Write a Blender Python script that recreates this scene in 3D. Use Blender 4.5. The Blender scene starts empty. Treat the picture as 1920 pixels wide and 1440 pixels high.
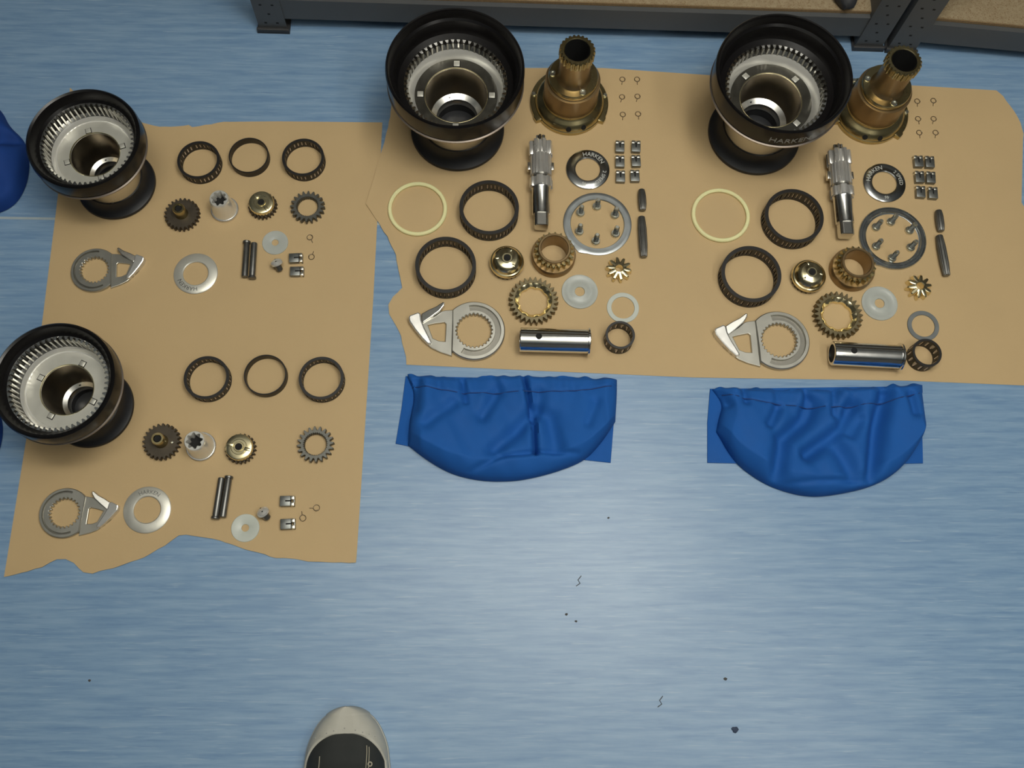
import bpy, bmesh, math, random
from math import sin, cos, pi, radians as R, hypot, atan2, exp
from mathutils import Vector, Matrix, noise
from mathutils.geometry import delaunay_2d_cdt
random.seed(7)
sc = bpy.context.scene
COL = sc.collection

# ------------------------------------------------------------------ camera, world, lights, exposure
FPX, CAM_H = 1870.0, 1.5
down = Vector(((900 - 960) / FPX, -(1280 - 720) / FPX, -1)).normalized()
upv = -down
ex = (Vector((1, 0, 0)) - upv * upv.x).normalized()
ey = upv.cross(ex)
ROT = Matrix((ex, ey, upv))                       # camera -> world
cam = bpy.data.objects.new('camera', bpy.data.cameras.new('camera'))
COL.objects.link(cam)
cam.data.sensor_width = 36.0
cam.data.lens = 36.0 * FPX / 1920.0
cam.data.clip_start = 0.02
cam.matrix_world = Matrix.Translation((0, 0, CAM_H)) @ ROT.to_4x4()
sc.camera = cam

def at(px, py, z=0.0):
    """floor-parallel plane point seen at a pixel of the photograph"""
    d = ROT @ Vector(((px - 960) / FPX, -(py - 720) / FPX, -1))
    t = (z - CAM_H) / d.z
    return Vector((d.x * t, d.y * t, z))

w = bpy.data.worlds.new('world')
sc.world = w
w.use_nodes = True
w.node_tree.nodes['Background'].inputs[0].default_value = (0.5, 0.5, 0.48, 1)
w.node_tree.nodes['Background'].inputs[1].default_value = 0.10

def strip_light(x, y, power, sx=0.22, sy=1.5, z=2.65, up=False, col=(1.0, 0.97, 0.88)):
    l = bpy.data.lights.new('fluorescent_or_fill_light', 'AREA')
    l.shape = 'RECTANGLE'; l.size = sx; l.size_y = sy; l.energy = power; l.color = col
    o = bpy.data.objects.new('fluorescent_or_fill_light', l)
    o.location = (x, y, z); COL.objects.link(o)
    if up: o.rotation_euler = (pi, 0, 0)          # upward fill, added to brighten the ceiling and its reflections
strip_light(0.1, 0.45, 12, 1.2, 0.2, 2.2)
strip_light(1.25, -0.45, 12, 0.22, 1.5, 2.65)
strip_light(0.5, 0.6, 9.5, 0.22, 1.2, 2.2)
strip_light(0.1, 0.1, 22, 1.2, 0.3, 2.1, up=True)  # added fill light, aimed at the ceiling
vs = sc.view_settings
vs.view_transform = 'Standard'; vs.look = 'None'; vs.gamma = 1.0; vs.exposure = 0.0
vs.use_curve_mapping = False

# ------------------------------------------------------------------ materials
def pm(name, base, metallic=0.0, rough=0.5, var=0.0, vscale=40, bump=0.0, bscale=200, trans=0.0, sss=0.0, spec=0.5, stretch=None, coat=0.0):
    m = bpy.data.materials.new(name); m.use_nodes = True
    nt = m.node_tree; b = nt.nodes['Principled BSDF']
    b.inputs['Base Color'].default_value = (*base, 1)
    b.inputs['Metallic'].default_value = metallic
    b.inputs['Roughness'].default_value = rough
    b.inputs['Specular IOR Level'].default_value = spec
    b.inputs['Transmission Weight'].default_value = trans
    b.inputs['Coat Weight'].default_value = coat
    if sss:
        b.inputs['Subsurface Weight'].default_value = sss
        b.inputs['Subsurface Scale'].default_value = 0.004
    tc = nt.nodes.new('ShaderNodeTexCoord'); mp = nt.nodes.new('ShaderNodeMapping')
    nt.links.new(tc.outputs['Object'], mp.inputs[0])
    if stretch: mp.inputs['Scale'].default_value = stretch
    if var:
        n = nt.nodes.new('ShaderNodeTexNoise'); n.inputs['Scale'].default_value = vscale; n.inputs['Detail'].default_value = 4
        nt.links.new(mp.outputs[0], n.inputs['Vector'])
        mx = nt.nodes.new('ShaderNodeMix'); mx.data_type = 'RGBA'
        mx.inputs[6].default_value = (*[c * (1 - var) for c in base], 1)
        mx.inputs[7].default_value = (*[min(1, c * (1 + var)) for c in base], 1)
        nt.links.new(n.outputs['Fac'], mx.inputs[0]); nt.links.new(mx.outputs[2], b.inputs['Base Color'])
        mr = nt.nodes.new('ShaderNodeMapRange')
        mr.inputs[3].default_value = max(0.03, rough * 0.8); mr.inputs[4].default_value = min(1, rough * 1.25)
        nt.links.new(n.outputs['Fac'], mr.inputs[0]); nt.links.new(mr.outputs[0], b.inputs['Roughness'])
    if bump:
        n2 = nt.nodes.new('ShaderNodeTexNoise'); n2.inputs['Scale'].default_value = bscale; n2.inputs['Detail'].default_value = 3
        nt.links.new(mp.outputs[0], n2.inputs['Vector'])
        bp = nt.nodes.new('ShaderNodeBump'); bp.inputs['Strength'].default_value = bump; bp.inputs['Distance'].default_value = 0.001
        nt.links.new(n2.outputs['Fac'], bp.inputs['Height']); nt.links.new(bp.outputs[0], b.inputs['Normal'])
    return m

M = dict(
    chrome=pm('polished_steel', (.78, .77, .74), 1, .14, .08, 60),
    steel=pm('satin_steel', (.66, .65, .61), 1, .25, .03, 25),
    cast=pm('cast_steel', (.49, .48, .43), .82, .34, .10, 40),
    nickel=pm('nickel_plate', (.70, .69, .62), .6, .38, .08, 60),
    seat=pm('shaded_seat_steel', (.15, .145, .125), 1, .34, .2, 90),  # angle of the light on the large seats, painted in as darker steel
    bore=pm('brown_bore', (.27, .22, .15), 1, .3, .2, 50),
    waist=pm('bronze_drum', (.50, .40, .24), 1, .35, .15, 50),
    darkgear=pm('dark_bronze_gear', (.085, .07, .052), .6, .5, .3, 90),
    greygear=pm('grey_gear', (.15, .15, .135), .8, .45, .25, 90),
    brass=pm('brass', (.80, .71, .45), 1, .24, .14, 60),
    bronze=pm('bronze', (.46, .39, .21), 1, .26, .10, 14),
    brown=pm('brown_bronze', (.28, .195, .10), .85, .36, .10, 14),
    black=pm('black_anodised', (.006, .0055, .006), 0, .26, 0, 40, spec=.35),
    skirt=pm('black_satin', (.013, .014, .017), 0, .42, .2, 30),
    cage=pm('cage_plastic', (.011, .0095, .009), 0, .45, .2, 60),
    roller=pm('roller_steel', (.78, .63, .47), .1, .4, .1, 60),
    nylon=pm('clear_nylon', (.80, .85, .82), 0, .35, .05, 60, trans=.55),
    nylonw=pm('white_nylon', (.62, .66, .60), 0, .35, .04, 60, trans=.12),
    cream=pm('cream_nylon', (.86, .83, .46), 0, .35, .04, 60, sss=.15),
    plate=pm('grey_zinc_plate', (.42, .45, .46), .9, .34, .1, 60),
    zinc=pm('zinc_screw', (.72, .73, .66), 1, .28, .1, 80),
    pin=pm('dark_pin', (.20, .20, .19), .9, .38, .2, 90),
    gapshade=pm('gap_shade_and_grease', (.018, .016, .013), 0, .4),
    sleeve=pm('bright_satin', (.72, .71, .68), .72, .25, .06, 60),
    castdark=pm('groove_shade_steel', (.26, .25, .22), 1, .45, .15, 70),
    shaftsteel=pm('turned_steel', (.74, .73, .70), 1, .2, .06, 60),
    lipmetal=pm('dull_rim_lip', (.33, .28, .24), .9, .42, .1, 60),
    gearbronze=pm('oiled_bronze_teeth', (.20, .165, .095), .8, .42, .3, 90),
    brightmetal=pm('bright_turned_metal', (.84, .83, .78), .55, .24, .02, 60),
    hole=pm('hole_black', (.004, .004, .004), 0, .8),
    pawl=pm('pawl_steel', (.24, .25, .24), .9, .42, .2, 120),
    pawlear=pm('pawl_polished', (.70, .68, .60), 1, .3),
    wire=pm('spring_wire', (.24, .19, .13), .8, .4),
    ink=pm('engraved_paint', (.03, .03, .03), 0, .6),
    inkw=pm('engraved_pale', (.62, .63, .58), .3, .5),
    rimink=pm('rim_print', (.30, .29, .26), 0, .5),
    ironpaint=pm('grey_painted_steel', (.085, .090, .094), 0, .5, .12, 20, bump=.06, bscale=300),
    ironedge=pm('dark_bracket', (.035, .035, .037), 0, .5, .1, 20),
    rubber=pm('shoe_rubber', (.50, .49, .43), 0, .6, .12, 60, bump=.1, bscale=400),
    canvas=pm('shoe_canvas', (.022, .025, .024), 0, .75, .2, 60, bump=.2, bscale=900),
    thread=pm('shoe_thread', (.40, .37, .28), 0, .8),
    dirt=pm('dirt', (.03, .05, .10), 0, .7),
    fibre=pm('dark_fibre', (.06, .06, .06), 0, .7),
    seam=pm('weld_seam', (.40, .47, .50), 0, .5, .1, 60),
    darklump=pm('dark_grey_plastic', (.030, .032, .036), 0, .55, .2, 60),
)

def nodes(m):
    nt = m.node_tree
    return nt, nt.nodes['Principled BSDF'], nt.nodes.new, nt.links.new

# vinyl floor: blue with short pale and dark horizontal streaks
mf = pm('blue_vinyl', (.2, .35, .55), 0, .34, spec=.5)
nt, b, N, L = nodes(mf)
tc = N('ShaderNodeTexCoord')
def streak(sx, sy, detail, lo, hi):
    mp = N('ShaderNodeMapping'); mp.inputs['Scale'].default_value = (sx, sy, 1); mp.inputs['Rotation'].default_value = (0, 0, R(-1.5))
    L(tc.outputs['Object'], mp.inputs[0])
    n = N('ShaderNodeTexNoise'); n.inputs['Scale'].default_value = 1; n.inputs['Detail'].default_value = detail; n.inputs['Roughness'].default_value = .62
    L(mp.outputs[0], n.inputs['Vector'])
    r = N('ShaderNodeMapRange'); r.inputs[1].default_value = lo; r.inputs[2].default_value = hi
    L(n.outputs['Fac'], r.inputs[0]); return r.outputs[0]
def mixc(fac, a, bb):
    mx = N('ShaderNodeMix'); mx.data_type = 'RGBA'
    L(fac, mx.inputs[0])
    for i, v in ((6, a), (7, bb)):
        if isinstance(v, tuple): mx.inputs[i].default_value = (*v, 1)
        else: L(v, mx.inputs[i])
    return mx.outputs[2]
c1 = mixc(streak(9, 120, 5, .30, .70), (.155, .280, .470), (.265, .405, .575))
c2 = mixc(streak(14, 260, 3, .58, .80), c1, (.370, .500, .630))
c3 = mixc(streak(11, 190, 3, .60, .82), c2, (.120, .235, .420))
L(c3, b.inputs['Base Color'])
# kraft paper
mk = pm('kraft_paper', (.56, .405, .215), 0, .62, .05, 9, bump=.12, bscale=260, spec=.3)
# chipboard
mc = pm('chipboard', (.42, .33, .20), 0, .75)
nt, b, N, L = nodes(mc)
tc = N('ShaderNodeTexCoord')
n = N('ShaderNodeTexNoise'); n.inputs['Scale'].default_value = 130; n.inputs['Detail'].default_value = 4; L(tc.outputs['Object'], n.inputs['Vector'])
v = N('ShaderNodeTexVoronoi'); v.inputs['Scale'].default_value = 480; L(tc.outputs['Object'], v.inputs['Vector'])
mx = mixc(n.outputs['Fac'], (.24, .17, .09), (.44, .36, .23))
v2 = N('ShaderNodeMapRange'); v2.inputs[1].default_value = .62; v2.inputs[2].default_value = .8; L(v.outputs['Distance'], v2.inputs[0])
L(mixc(v2.outputs[0], mx, (.25, .17, .09)), b.inputs['Base Color'])
mce = pm('chipboard_edge', (.27, .18, .09), 0, .85, .45, 300, bump=.6, bscale=500)
# blue bag cloth
mb = pm('blue_canvas', (.012, .105, .40), 0, .72, .10, 14, bump=.25, bscale=1500, spec=.25)
mb2 = pm('navy_canvas', (.010, .050, .24), 0, .75, .10, 14, bump=.25, bscale=1500, spec=.25)
mbs = pm('seam_thread', (.012, .05, .20), 0, .8)

# ------------------------------------------------------------------ object helpers
def tag(o, label=None, cat=None, group=None, kind=None):
    if label: o['label'] = label
    if cat: o['category'] = cat
    if group: o['group'] = group
    if kind: o['kind'] = kind
    return o

def thing(name, label, cat, loc, rz=0.0, group=None):
    o = bpy.data.objects.new(name, None); COL.objects.link(o)
    o.empty_display_size = 0.02
    o.location = loc; o.rotation_euler = (0, 0, rz)
    return tag(o, label, cat, group)

def put(name, mesh, parent=None, loc=(0, 0, 0), rot=(0, 0, 0), scale=None):
    o = bpy.data.objects.new(name, mesh); COL.objects.link(o)
    o.location = loc; o.rotation_euler = rot
    if scale: o.scale = scale
    if parent: o.parent = parent
    return o

def mesh_of(bm, name, mat, smooth=True, ang=34):
    bmesh.ops.recalc_face_normals(bm, faces=bm.faces)
    me = bpy.data.meshes.new(name); bm.to_mesh(me); bm.free()
    me.materials.append(M[mat] if isinstance(mat, str) else mat)
    if smooth:
        me.polygons.foreach_set('use_smooth', [True] * len(me.polygons))
        me.set_sharp_from_angle(angle=R(ang))
    return me

def loft(rings, N=64, bm=None, closed=True, cap=False, mtx=None, scale=.001):
    """rings of (radius, z), each a number or a function of the angle; lofted into a solid of revolution or a gear"""
    bm = bm or bmesh.new()
    rows = []
    for r, z in rings:
        row = []
        for i in range(N):
            a = 2 * pi * i / N
            rr = r(a) if callable(r) else r
            zz = z(a) if callable(z) else z
            p = Vector((rr * cos(a), rr * sin(a), zz)) * scale
            row.append(bm.verts.new(mtx @ p if mtx else p))
        rows.append(row)
    m = len(rows)
    for k in range(m if closed else m - 1):
        A, B = rows[k], rows[(k + 1) % m]
        for i in range(N):
            j = (i + 1) % N
            bm.faces.new((A[i], A[j], B[j], B[i]))
    if cap and not closed:
        bm.faces.new(rows[0]); bm.faces.new(list(reversed(rows[-1])))
    return bm

def teeth(n, rr, rt, root=.30, tip=.26, ph=0.0):
    fl = (1 - root - tip) / 2
    def f(a):
        t = (a * n / (2 * pi) + ph) % 1.0
        if t < root: return rr
        t -= root
        if t < fl: return rr + (rt - rr) * t / fl
        t -= fl
        if t < tip: return rt
        t -= tip
        return rt + (rr - rt) * t / fl
    return f
def off(f, d): return (lambda a: f(a) + d) if callable(f) else f + d

def solid_ring(ro, ri, z0, z1, c=.6):
    return [(off(ri, c), z0), (off(ro, -c), z0), (ro, z0 + c), (ro, z1 - c), (off(ro, -c), z1), (off(ri, c), z1), (ri, z1 - c), (ri, z0 + c)]

def box(bm, x0, x1, y0, y1, z0, z1, bev=0.0, scale=.001):
    vs_ = [bm.verts.new(Vector((x, y, z)) * scale) for x in (x0, x1) for y in (y0, y1) for z in (z0, z1)]
    fs = [bm.faces.new([vs_[i] for i in q]) for q in ((0, 1, 3, 2), (4, 6, 7, 5), (0, 4, 5, 1), (2, 3, 7, 6), (0, 2, 6, 4), (1, 5, 7, 3))]
    if bev:
        es = list({e for f in fs for e in f.edges})
        bmesh.ops.bevel(bm, geom=es, offset=bev * scale, segments=2, affect='EDGES', profile=.5)
    return bm

def prism(poly, z0, z1, holes=(), bm=None, bev=0.0, scale=.001):
    """extrude a polygon with holes; z1 may be a function of (x, y)"""
    bm = bm or bmesh.new()
    pts = [Vector(p) for p in poly]; edges = [(i, (i + 1) % len(poly)) for i in range(len(poly))]
    for h in holes:
        n0 = len(pts); pts += [Vector(p) for p in h]
        edges += [(n0 + i, n0 + (i + 1) % len(h)) for i in range(len(h))]
    vo, eo, fo, *_ = delaunay_2d_cdt(pts, edges, [], 1, 1e-6)
    def inside(x, y, pl):
        c = False
        for i in range(len(pl)):
            x1, y1 = pl[i]; x2, y2 = pl[i - 1]
            if (y1 > y) != (y2 > y) and x < (x2 - x1) * (y - y1) / (y2 - y1) + x1: c = not c
        return c
    keep = []
    for f in fo:
        cx = sum(vo[i].x for i in f) / len(f); cy = sum(vo[i].y for i in f) / len(f)
        if inside(cx, cy, poly) and not any(inside(cx, cy, h) for h in holes): keep.append(f)
    zt = z1 if callable(z1) else (lambda x, y: z1)
    lo = [bm.verts.new(Vector((p.x, p.y, z0)) * scale) for p in vo]
    hi = [bm.verts.new(Vector((p.x, p.y, zt(p.x, p.y))) * scale) for p in vo]
    cnt = {}
    for f in keep:
        bm.faces.new([hi[i] for i in f]); bm.faces.new([lo[i] for i in reversed(f)])
        for i in range(len(f)):
            a, b_ = f[i], f[(i + 1) % len(f)]
            k = (min(a, b_), max(a, b_)); cnt.setdefault(k, []).append((a, b_))
    rim = []
    for k, v_ in cnt.items():
        if len(v_) == 1:
            a, b_ = v_[0]
            bm.faces.new((lo[a], lo[b_], hi[b_], hi[a])); rim.append((hi[a], hi[b_]))
    bmesh.ops.delete(bm, geom=[v_ for v_ in bm.verts if not v_.link_faces], context='VERTS')
    if bev:
        es = [e for e in (bm.edges.get(r_) for r_ in rim) if e]
        bmesh.ops.bevel(bm, geom=es, offset=bev * scale, segments=2, affect='EDGES', profile=.5)
    return bm

def lay(bm, r, ang=0.0):
    """turn an upright solid so that it lies along +y, resting at height r"""
    for v_ in bm.verts:
        x, y, z = v_.co
        v_.co = Vector((x, z, y + r * .001))
    if ang:
        bmesh.ops.rotate(bm, verts=bm.verts, cent=(0, 0, 0), matrix=Matrix.Rotation(ang, 3, 'Z'))
    return bm

def tube(bm, pts, r, seg=8, closed=False):
    pts = [Vector(p) for p in pts]; n = len(pts); rows = []
    nrm = None
    for i, p in enumerate(pts):
        t = (pts[(i + 1) % n] - pts[i - 1]) if closed else (pts[min(i + 1, n - 1)] - pts[max(i - 1, 0)])
        t.normalize()
        if nrm is None:
            nrm = t.orthogonal().normalized()
        nrm = (nrm - t * nrm.dot(t)).normalized(); bi = t.cross(nrm)
        rows.append([bm.verts.new(p + nrm * (r * cos(2 * pi * k / seg)) + bi * (r * sin(2 * pi * k / seg))) for k in range(seg)])
    for i in range(n if closed else n - 1):
        A, B = rows[i], rows[(i + 1) % n]
        for k in range(seg):
            bm.faces.new((A[k], A[(k + 1) % seg], B[(k + 1) % seg], B[k]))
    if not closed:
        bm.faces.new(rows[0]); bm.faces.new(list(reversed(rows[-1])))
    return bm

def text_mesh(s, size, bend, depth=.0002, mat='ink', name='lettering'):
    cu = bpy.data.curves.new('text', 'FONT'); cu.body = s; cu.size = size; cu.extrude = depth; cu.resolution_u = 2
    o = bpy.data.objects.new('text', cu); COL.objects.link(o)
    dg = bpy.context.evaluated_depsgraph_get()
    me = bpy.data.meshes.new_from_object(o.evaluated_get(dg))
    bpy.data.objects.remove(o); bpy.data.curves.remove(cu)
    bm = bmesh.new(); bm.from_mesh(me); bpy.data.meshes.remove(me)
    for v_ in bm.verts: v_.co = bend(v_.co)
    return mesh_of(bm, name, mat, smooth=False)

CACHE = {}
def cached(key, fn):
    if key not in CACHE: CACHE[key] = fn()
    return CACHE[key]

Z0 = .0009                                        # top face of the kraft paper
def spot(px, py, h=0.0):
    """where an object h metres tall stands whose middle is seen at a pixel"""
    p = at(px, py, Z0 + h / 2); p.z = Z0
    return p

# ------------------------------------------------------------------ floor and paper
def flat_slab(name, x0, x1, y0, y1, z0, z1, mat, kind=None, parent=None):
    bm = bmesh.new(); box(bm, x0, x1, y0, y1, z0, z1, 0, 1)
    o = put(name, mesh_of(bm, name, mat, smooth=False), parent)
    if kind: o['kind'] = kind
    return o
floor = flat_slab('floor', -3, 3, -2.4, 1.75, -.05, 0, mf, 'structure')
M['ceilpaint'] = pm('ceiling_paint', (.78, .77, .72), 0, .9)
M['wallpaint'] = pm('wall_paint', (.20, .20, .19), 0, .85, .1, 3)
flat_slab('ceiling', -3, 3, -2.4, 1.75, 2.75, 2.8, 'ceilpaint', 'structure')
flat_slab('wall_back', -3, 3, 1.75, 1.85, 0, 2.75, 'wallpaint', 'structure')
flat_slab('wall_front', -3, 3, -2.5, -2.4, 0, 2.75, 'wallpaint', 'structure')
flat_slab('wall_left', -3.1, -3, -2.4, 1.75, 0, 2.75, 'wallpaint', 'structure')
flat_slab('wall_right', 3, 3.1, -2.4, 1.75, 0, 2.75, 'wallpaint', 'structure')
bm = bmesh.new()
a, b2 = at(-400, 402), at(760, 421)
dv = (b2 - a).normalized(); pv = Vector((-dv.y, dv.x, 0)) * .0021
vv = [bm.verts.new(p + Vector((0, 0, zz))) for zz in (0, .00025) for p in (a - pv, b2 - pv, b2 + pv, a + pv)]
for q in ((4, 5, 6, 7), (3, 2, 1, 0), (0, 1, 5, 4), (1, 2, 6, 5), (2, 3, 7, 6), (3, 0, 4, 7)): bm.faces.new([vv[i] for i in q])
sm = put('weld_seam', mesh_of(bm, 'weld_seam', 'seam', smooth=False), floor); sm['label'] = 'pale welded joint in the blue vinyl'

def sheet(name, px_outline, label, torn, lift=None):
    pts = [at(*p) for p in px_outline]
    dense = []
    for i, p in enumerate(pts):
        q = pts[(i + 1) % len(pts)]; n = max(1, int((q - p).length / .009))
        for k in range(n):
            t = p.lerp(q, k / n)
            if torn[i]: t = t + Vector((noise.noise(t * 60), noise.noise(t * 60 + Vector((9, 3, 1))), 0)) * .0022
            dense.append((t, torn[i]))
    poly = [(p.x, p.y) for p, _ in dense]
    xs = [p[0] for p in poly]; ys = [p[1] for p in poly]
    def ins(x, y):
        c = False
        for i in range(len(poly)):
            x1, y1 = poly[i]; x2, y2 = poly[i - 1]
            if (y1 > y) != (y2 > y) and x < (x2 - x1) * (y - y1) / (y2 - y1) + x1: c = not c
        return c
    def edge(x, y, only=None):
        return min(hypot(x - p[0], y - p[1]) for i, p in enumerate(poly))
    inner = []
    y = min(ys)
    while y < max(ys):
        x = min(xs)
        while x < max(xs):
            if ins(x, y) and edge(x, y) > .008: inner.append((x, y))
            x += .022
        y += .022
    allp = [Vector(p) for p in poly + inner]
    vo, eo, fo, *_ = delaunay_2d_cdt(allp, [(i, (i + 1) % len(poly)) for i in range(len(poly))], [], 1, 1e-7)
    tp = [p for p, t in dense if t]
    bm = bmesh.new(); top = []
    for v_ in vo:
        d = min((hypot(v_.x - p.x, v_.y - p.y) for p in tp), default=9)
        z = .0008 + .0018 * max(0, 1 - d / .02) ** 1.5 * (.4 + .6 * abs(noise.noise(Vector((v_.x * 18, v_.y * 18, 0)))) * 2)
        if lift: z += lift(v_.x, v_.y)
        top.append(bm.verts.new((v_.x, v_.y, z)))
    for f in fo:
        cx = sum(vo[i].x for i in f) / len(f); cy = sum(vo[i].y for i in f) / len(f)
        if ins(cx, cy): bm.faces.new([top[i] for i in f])
    bmesh.ops.recalc_face_normals(bm, faces=bm.faces)
    for f in bm.faces:
        if f.normal.z < 0: f.normal_flip()
    ext = bmesh.ops.extrude_face_region(bm, geom=list(bm.faces))
    for v_ in [e for e in ext['geom'] if isinstance(e, bmesh.types.BMVert)]: pass
    for v_ in top: v_.co.z -= .0005
    o = put(name, mesh_of(bm, name, mk))
    return tag(o, label, 'paper')

LP = [(132, 166), (190, 205), (262, 229), (300, 240), (355, 236), (362, 240), (420, 229), (520, 228), (717, 230),
      (700, 560), (668, 1055), (590, 1054), (520, 1046), (462, 1030), (400, 1010), (350, 1003), (335, 1004), (310, 1023), (270, 1045),
      (225, 1062), (175, 1075), (158, 1072), (140, 1055), (125, 1047), (108, 1049), (80, 1062), (55, 1072), (8, 1082), (60, 760), (105, 400)]
LT = [1, 1, 1, 1, 1, 1, 0, 0, 0, 0, 1, 1, 1, 1, 1, 1, 1, 1, 1, 1, 1, 1, 1, 1, 1, 1, 1, 0, 0, 0]
sheet('kraft_paper', LP, 'narrow sheet of brown kraft paper with a wavy torn lower edge under two winch kits', LT)
RP = [(736, 190), (728, 240), (714, 290), (700, 340), (686, 384), (705, 412), (726, 445), (742, 480), (750, 520), (755, 540), (738, 556),
      (728, 572), (730, 590), (748, 620), (758, 655), (762, 684), (1000, 695), (1300, 708), (1700, 714), (2020, 727), (1985, 500), (1915, 380), (1918, 250), (1905, 215),
      (1880, 182), (1868, 170), (1700, 160), (1400, 146), (1130, 128), (960, 128), (760, 130)]
RT = [1, 1, 1, 1, 1, 1, 1, 1, 1, 1, 1, 1, 1, 1, 1, 0, 0, 0, 0, 0, 0, 0, 1, 1, 1, 0, 0, 0, 0, 0, 0]
q0 = at(686, 384)
sheet('kraft_paper', RP, 'wide sheet of brown kraft paper with a ragged torn end, under two large winch kits', RT,
      lambda x, y: .0016 * max(0, 1 - hypot(x - q0.x, (y - q0.y) * .5) / .05) ** .7)

# ------------------------------------------------------------------ shelving
def post(parent, x0, x1, y, h=1.3):
    """slotted angle post: front face and side leg, holes, foot"""
    bm = bmesh.new()
    box(bm, x0, x1, y, y + .002, 0.004, h, 0, 1)
    box(bm, x0, x0 + .002, y + .002, y + .04, 0.004, h, 0, 1)
    o = put('post', mesh_of(bm, 'post', 'ironpaint', smooth=False), parent)
    bm = bmesh.new()
    box(bm, x0 - .004, x1 + .004, y - .006, y - .0002, 0, .011, .0015, 1)
    box(bm, x0 - .004, x1 + .004, y - .006, y + .045, 0, .0038, 0, 1)
    put('foot', mesh_of(bm, 'foot', 'ironedge', smooth=False), o)
    xm = (x0 + x1) / 2
    for k in range(6):
        z = .022 + k * .0235
        bm = bmesh.new()
        if k % 2 == 0:
            for dx in (-.010, .010):
                box(bm, xm + dx - .0022, xm + dx + .0022, y - .0003, y, z - .0016, z + .0016, 0, 1)
        else:
            box(bm, xm - .0022, xm + .0022, y - .0003, y, z - .0016, z + .0016, 0, 1)
        if k == 5:
            box(bm, xm - .012, xm + .012, y - .0003, y, z + .012, z + .0155, 0, 1)
        put('slot', mesh_of(bm, 'slot', 'hole', smooth=False), o)
    return o

def shelf_unit(label, origin, ang, xs, blen, zb):
    t = thing('steel_shelving', label, 'shelving', origin, ang)
    for x in xs: post(t, x, x + .048, 0)
    for lvl in (0, 1):  # upper level is unseen, added to shade the board below
        z = zb + lvl * .62
        bm = bmesh.new()
        x0, x1 = xs[0] + (.046 if lvl == 0 else 0), blen
        box(bm, x0, x1, .0022, .0042, z, z + .049, 0, 1)
        box(bm, x0, x1, .0042, .03, z + .047, z + .049, 0, 1)
        box(bm, x0, x1, .0042, .02, z, z + .002, 0, 1)
        put('beam', mesh_of(bm, 'beam', 'ironpaint', smooth=False), t)
        bm = bmesh.new(); box(bm, x0 - .03, x1, .046, .46, z + .0495, z + .056, 0, 1)
        box(bm, xs[0] + .05, x1, .012, .046, z + .0495, z + .056, 0, 1)
        o = put('shelf_board', mesh_of(bm, 'shelf_board', mc, smooth=False), t)
        if lvl == 0:
            bm = bmesh.new(); box(bm, xs[0] + .05, x1, .0105, .0118, z + .0495, z + .0555, 0, 1)
            put('board_edge', mesh_of(bm, 'board_edge', mce, smooth=False), o)
    return t
p0, p1 = at(488, 57), at(1652, 92)
a1 = atan2(p1.y - p0.y, p1.x - p0.x)
Ls = (p1 - p0).length
shelf_unit('grey steel shelving with one chipboard shelf just above the floor, behind both large drums', p0, a1, [0, Ls - .049], Ls - .048, .031)
q1, q2 = at(1660, 94), at(1920, 118)
a2 = atan2(q2.y - q1.y, q2.x - q1.x)
shelf_unit('second grey steel shelving unit butted against the first, behind the wide sheet corner', q1, a2, [0.002, 1.2], 1.19, .027)
# dark item at the front of the first shelf
p = at(1592, 8, .105)
bm = bmesh.new()
for i in range(14):
    pass
bmesh.ops.create_uvsphere(bm, u_segments=24, v_segments=14, radius=1)
for v_ in bm.verts:
    k = 1 + .12 * noise.noise(v_.co * 2.5)
    v_.co = Vector((v_.co.x * .022 * k, v_.co.y * .04 * k, max(-.55, v_.co.z) * .022 * k + .0135))
dk = put('dark_pouch', mesh_of(bm, 'dark_pouch', 'darklump'), None, (p.x, p.y + .035, .031 + .0562))
tag(dk, 'small dark grey lump of a pouch lying on the chipboard shelf by the posts', 'pouch')

# ------------------------------------------------------------------ winch drums
BIG = dict(
    rim=[(81, 137.5), (90, 140), (93, 147), (95, 164), (98.5, 167), (100.5, 179), (102, 183), (104.3, 183.5), (106, 181), (106.5, 175), (105.5, 146), (103, 142.8), (95, 134), (84.1, 124), (84.1, 137.15), (81, 137.15)],
    lip=[(93, 142.6), (105, 142.6), (107, 141.4), (106.2, 138.2), (93, 137.4)],
    body=[(59, 26), (58, 66), (60, 88), (65, 104), (75, 120), (88, 132), (94, 137.2), (94, 140), (84, 138), (84, 118.5), (75, 118.2), (74.2, 112.5), (72.2, 108.4), (69.6, 105.6), (66.5, 104.2), (49, 104), (46.5, 80), (43.5, 44), (43, 24), (50, 23)],
    gear=(54, 84, 81, 74.5, 118.4, 137), seat=(66.3, 49.2, 104, 106), key=(57, 9.5, 9.5), ring=[(43, 44), (34, 40), (33, 37), (33, 26), (43, 25)],
    skirt=[(34, 0), (77, 0), (79, 2.5), (78, 7), (72, 11), (66, 17), (62, 25), (60.5, 33), (58.6, 33), (57, 24), (34, 23)], h=.183, tz=.153, tr=.1058)
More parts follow.
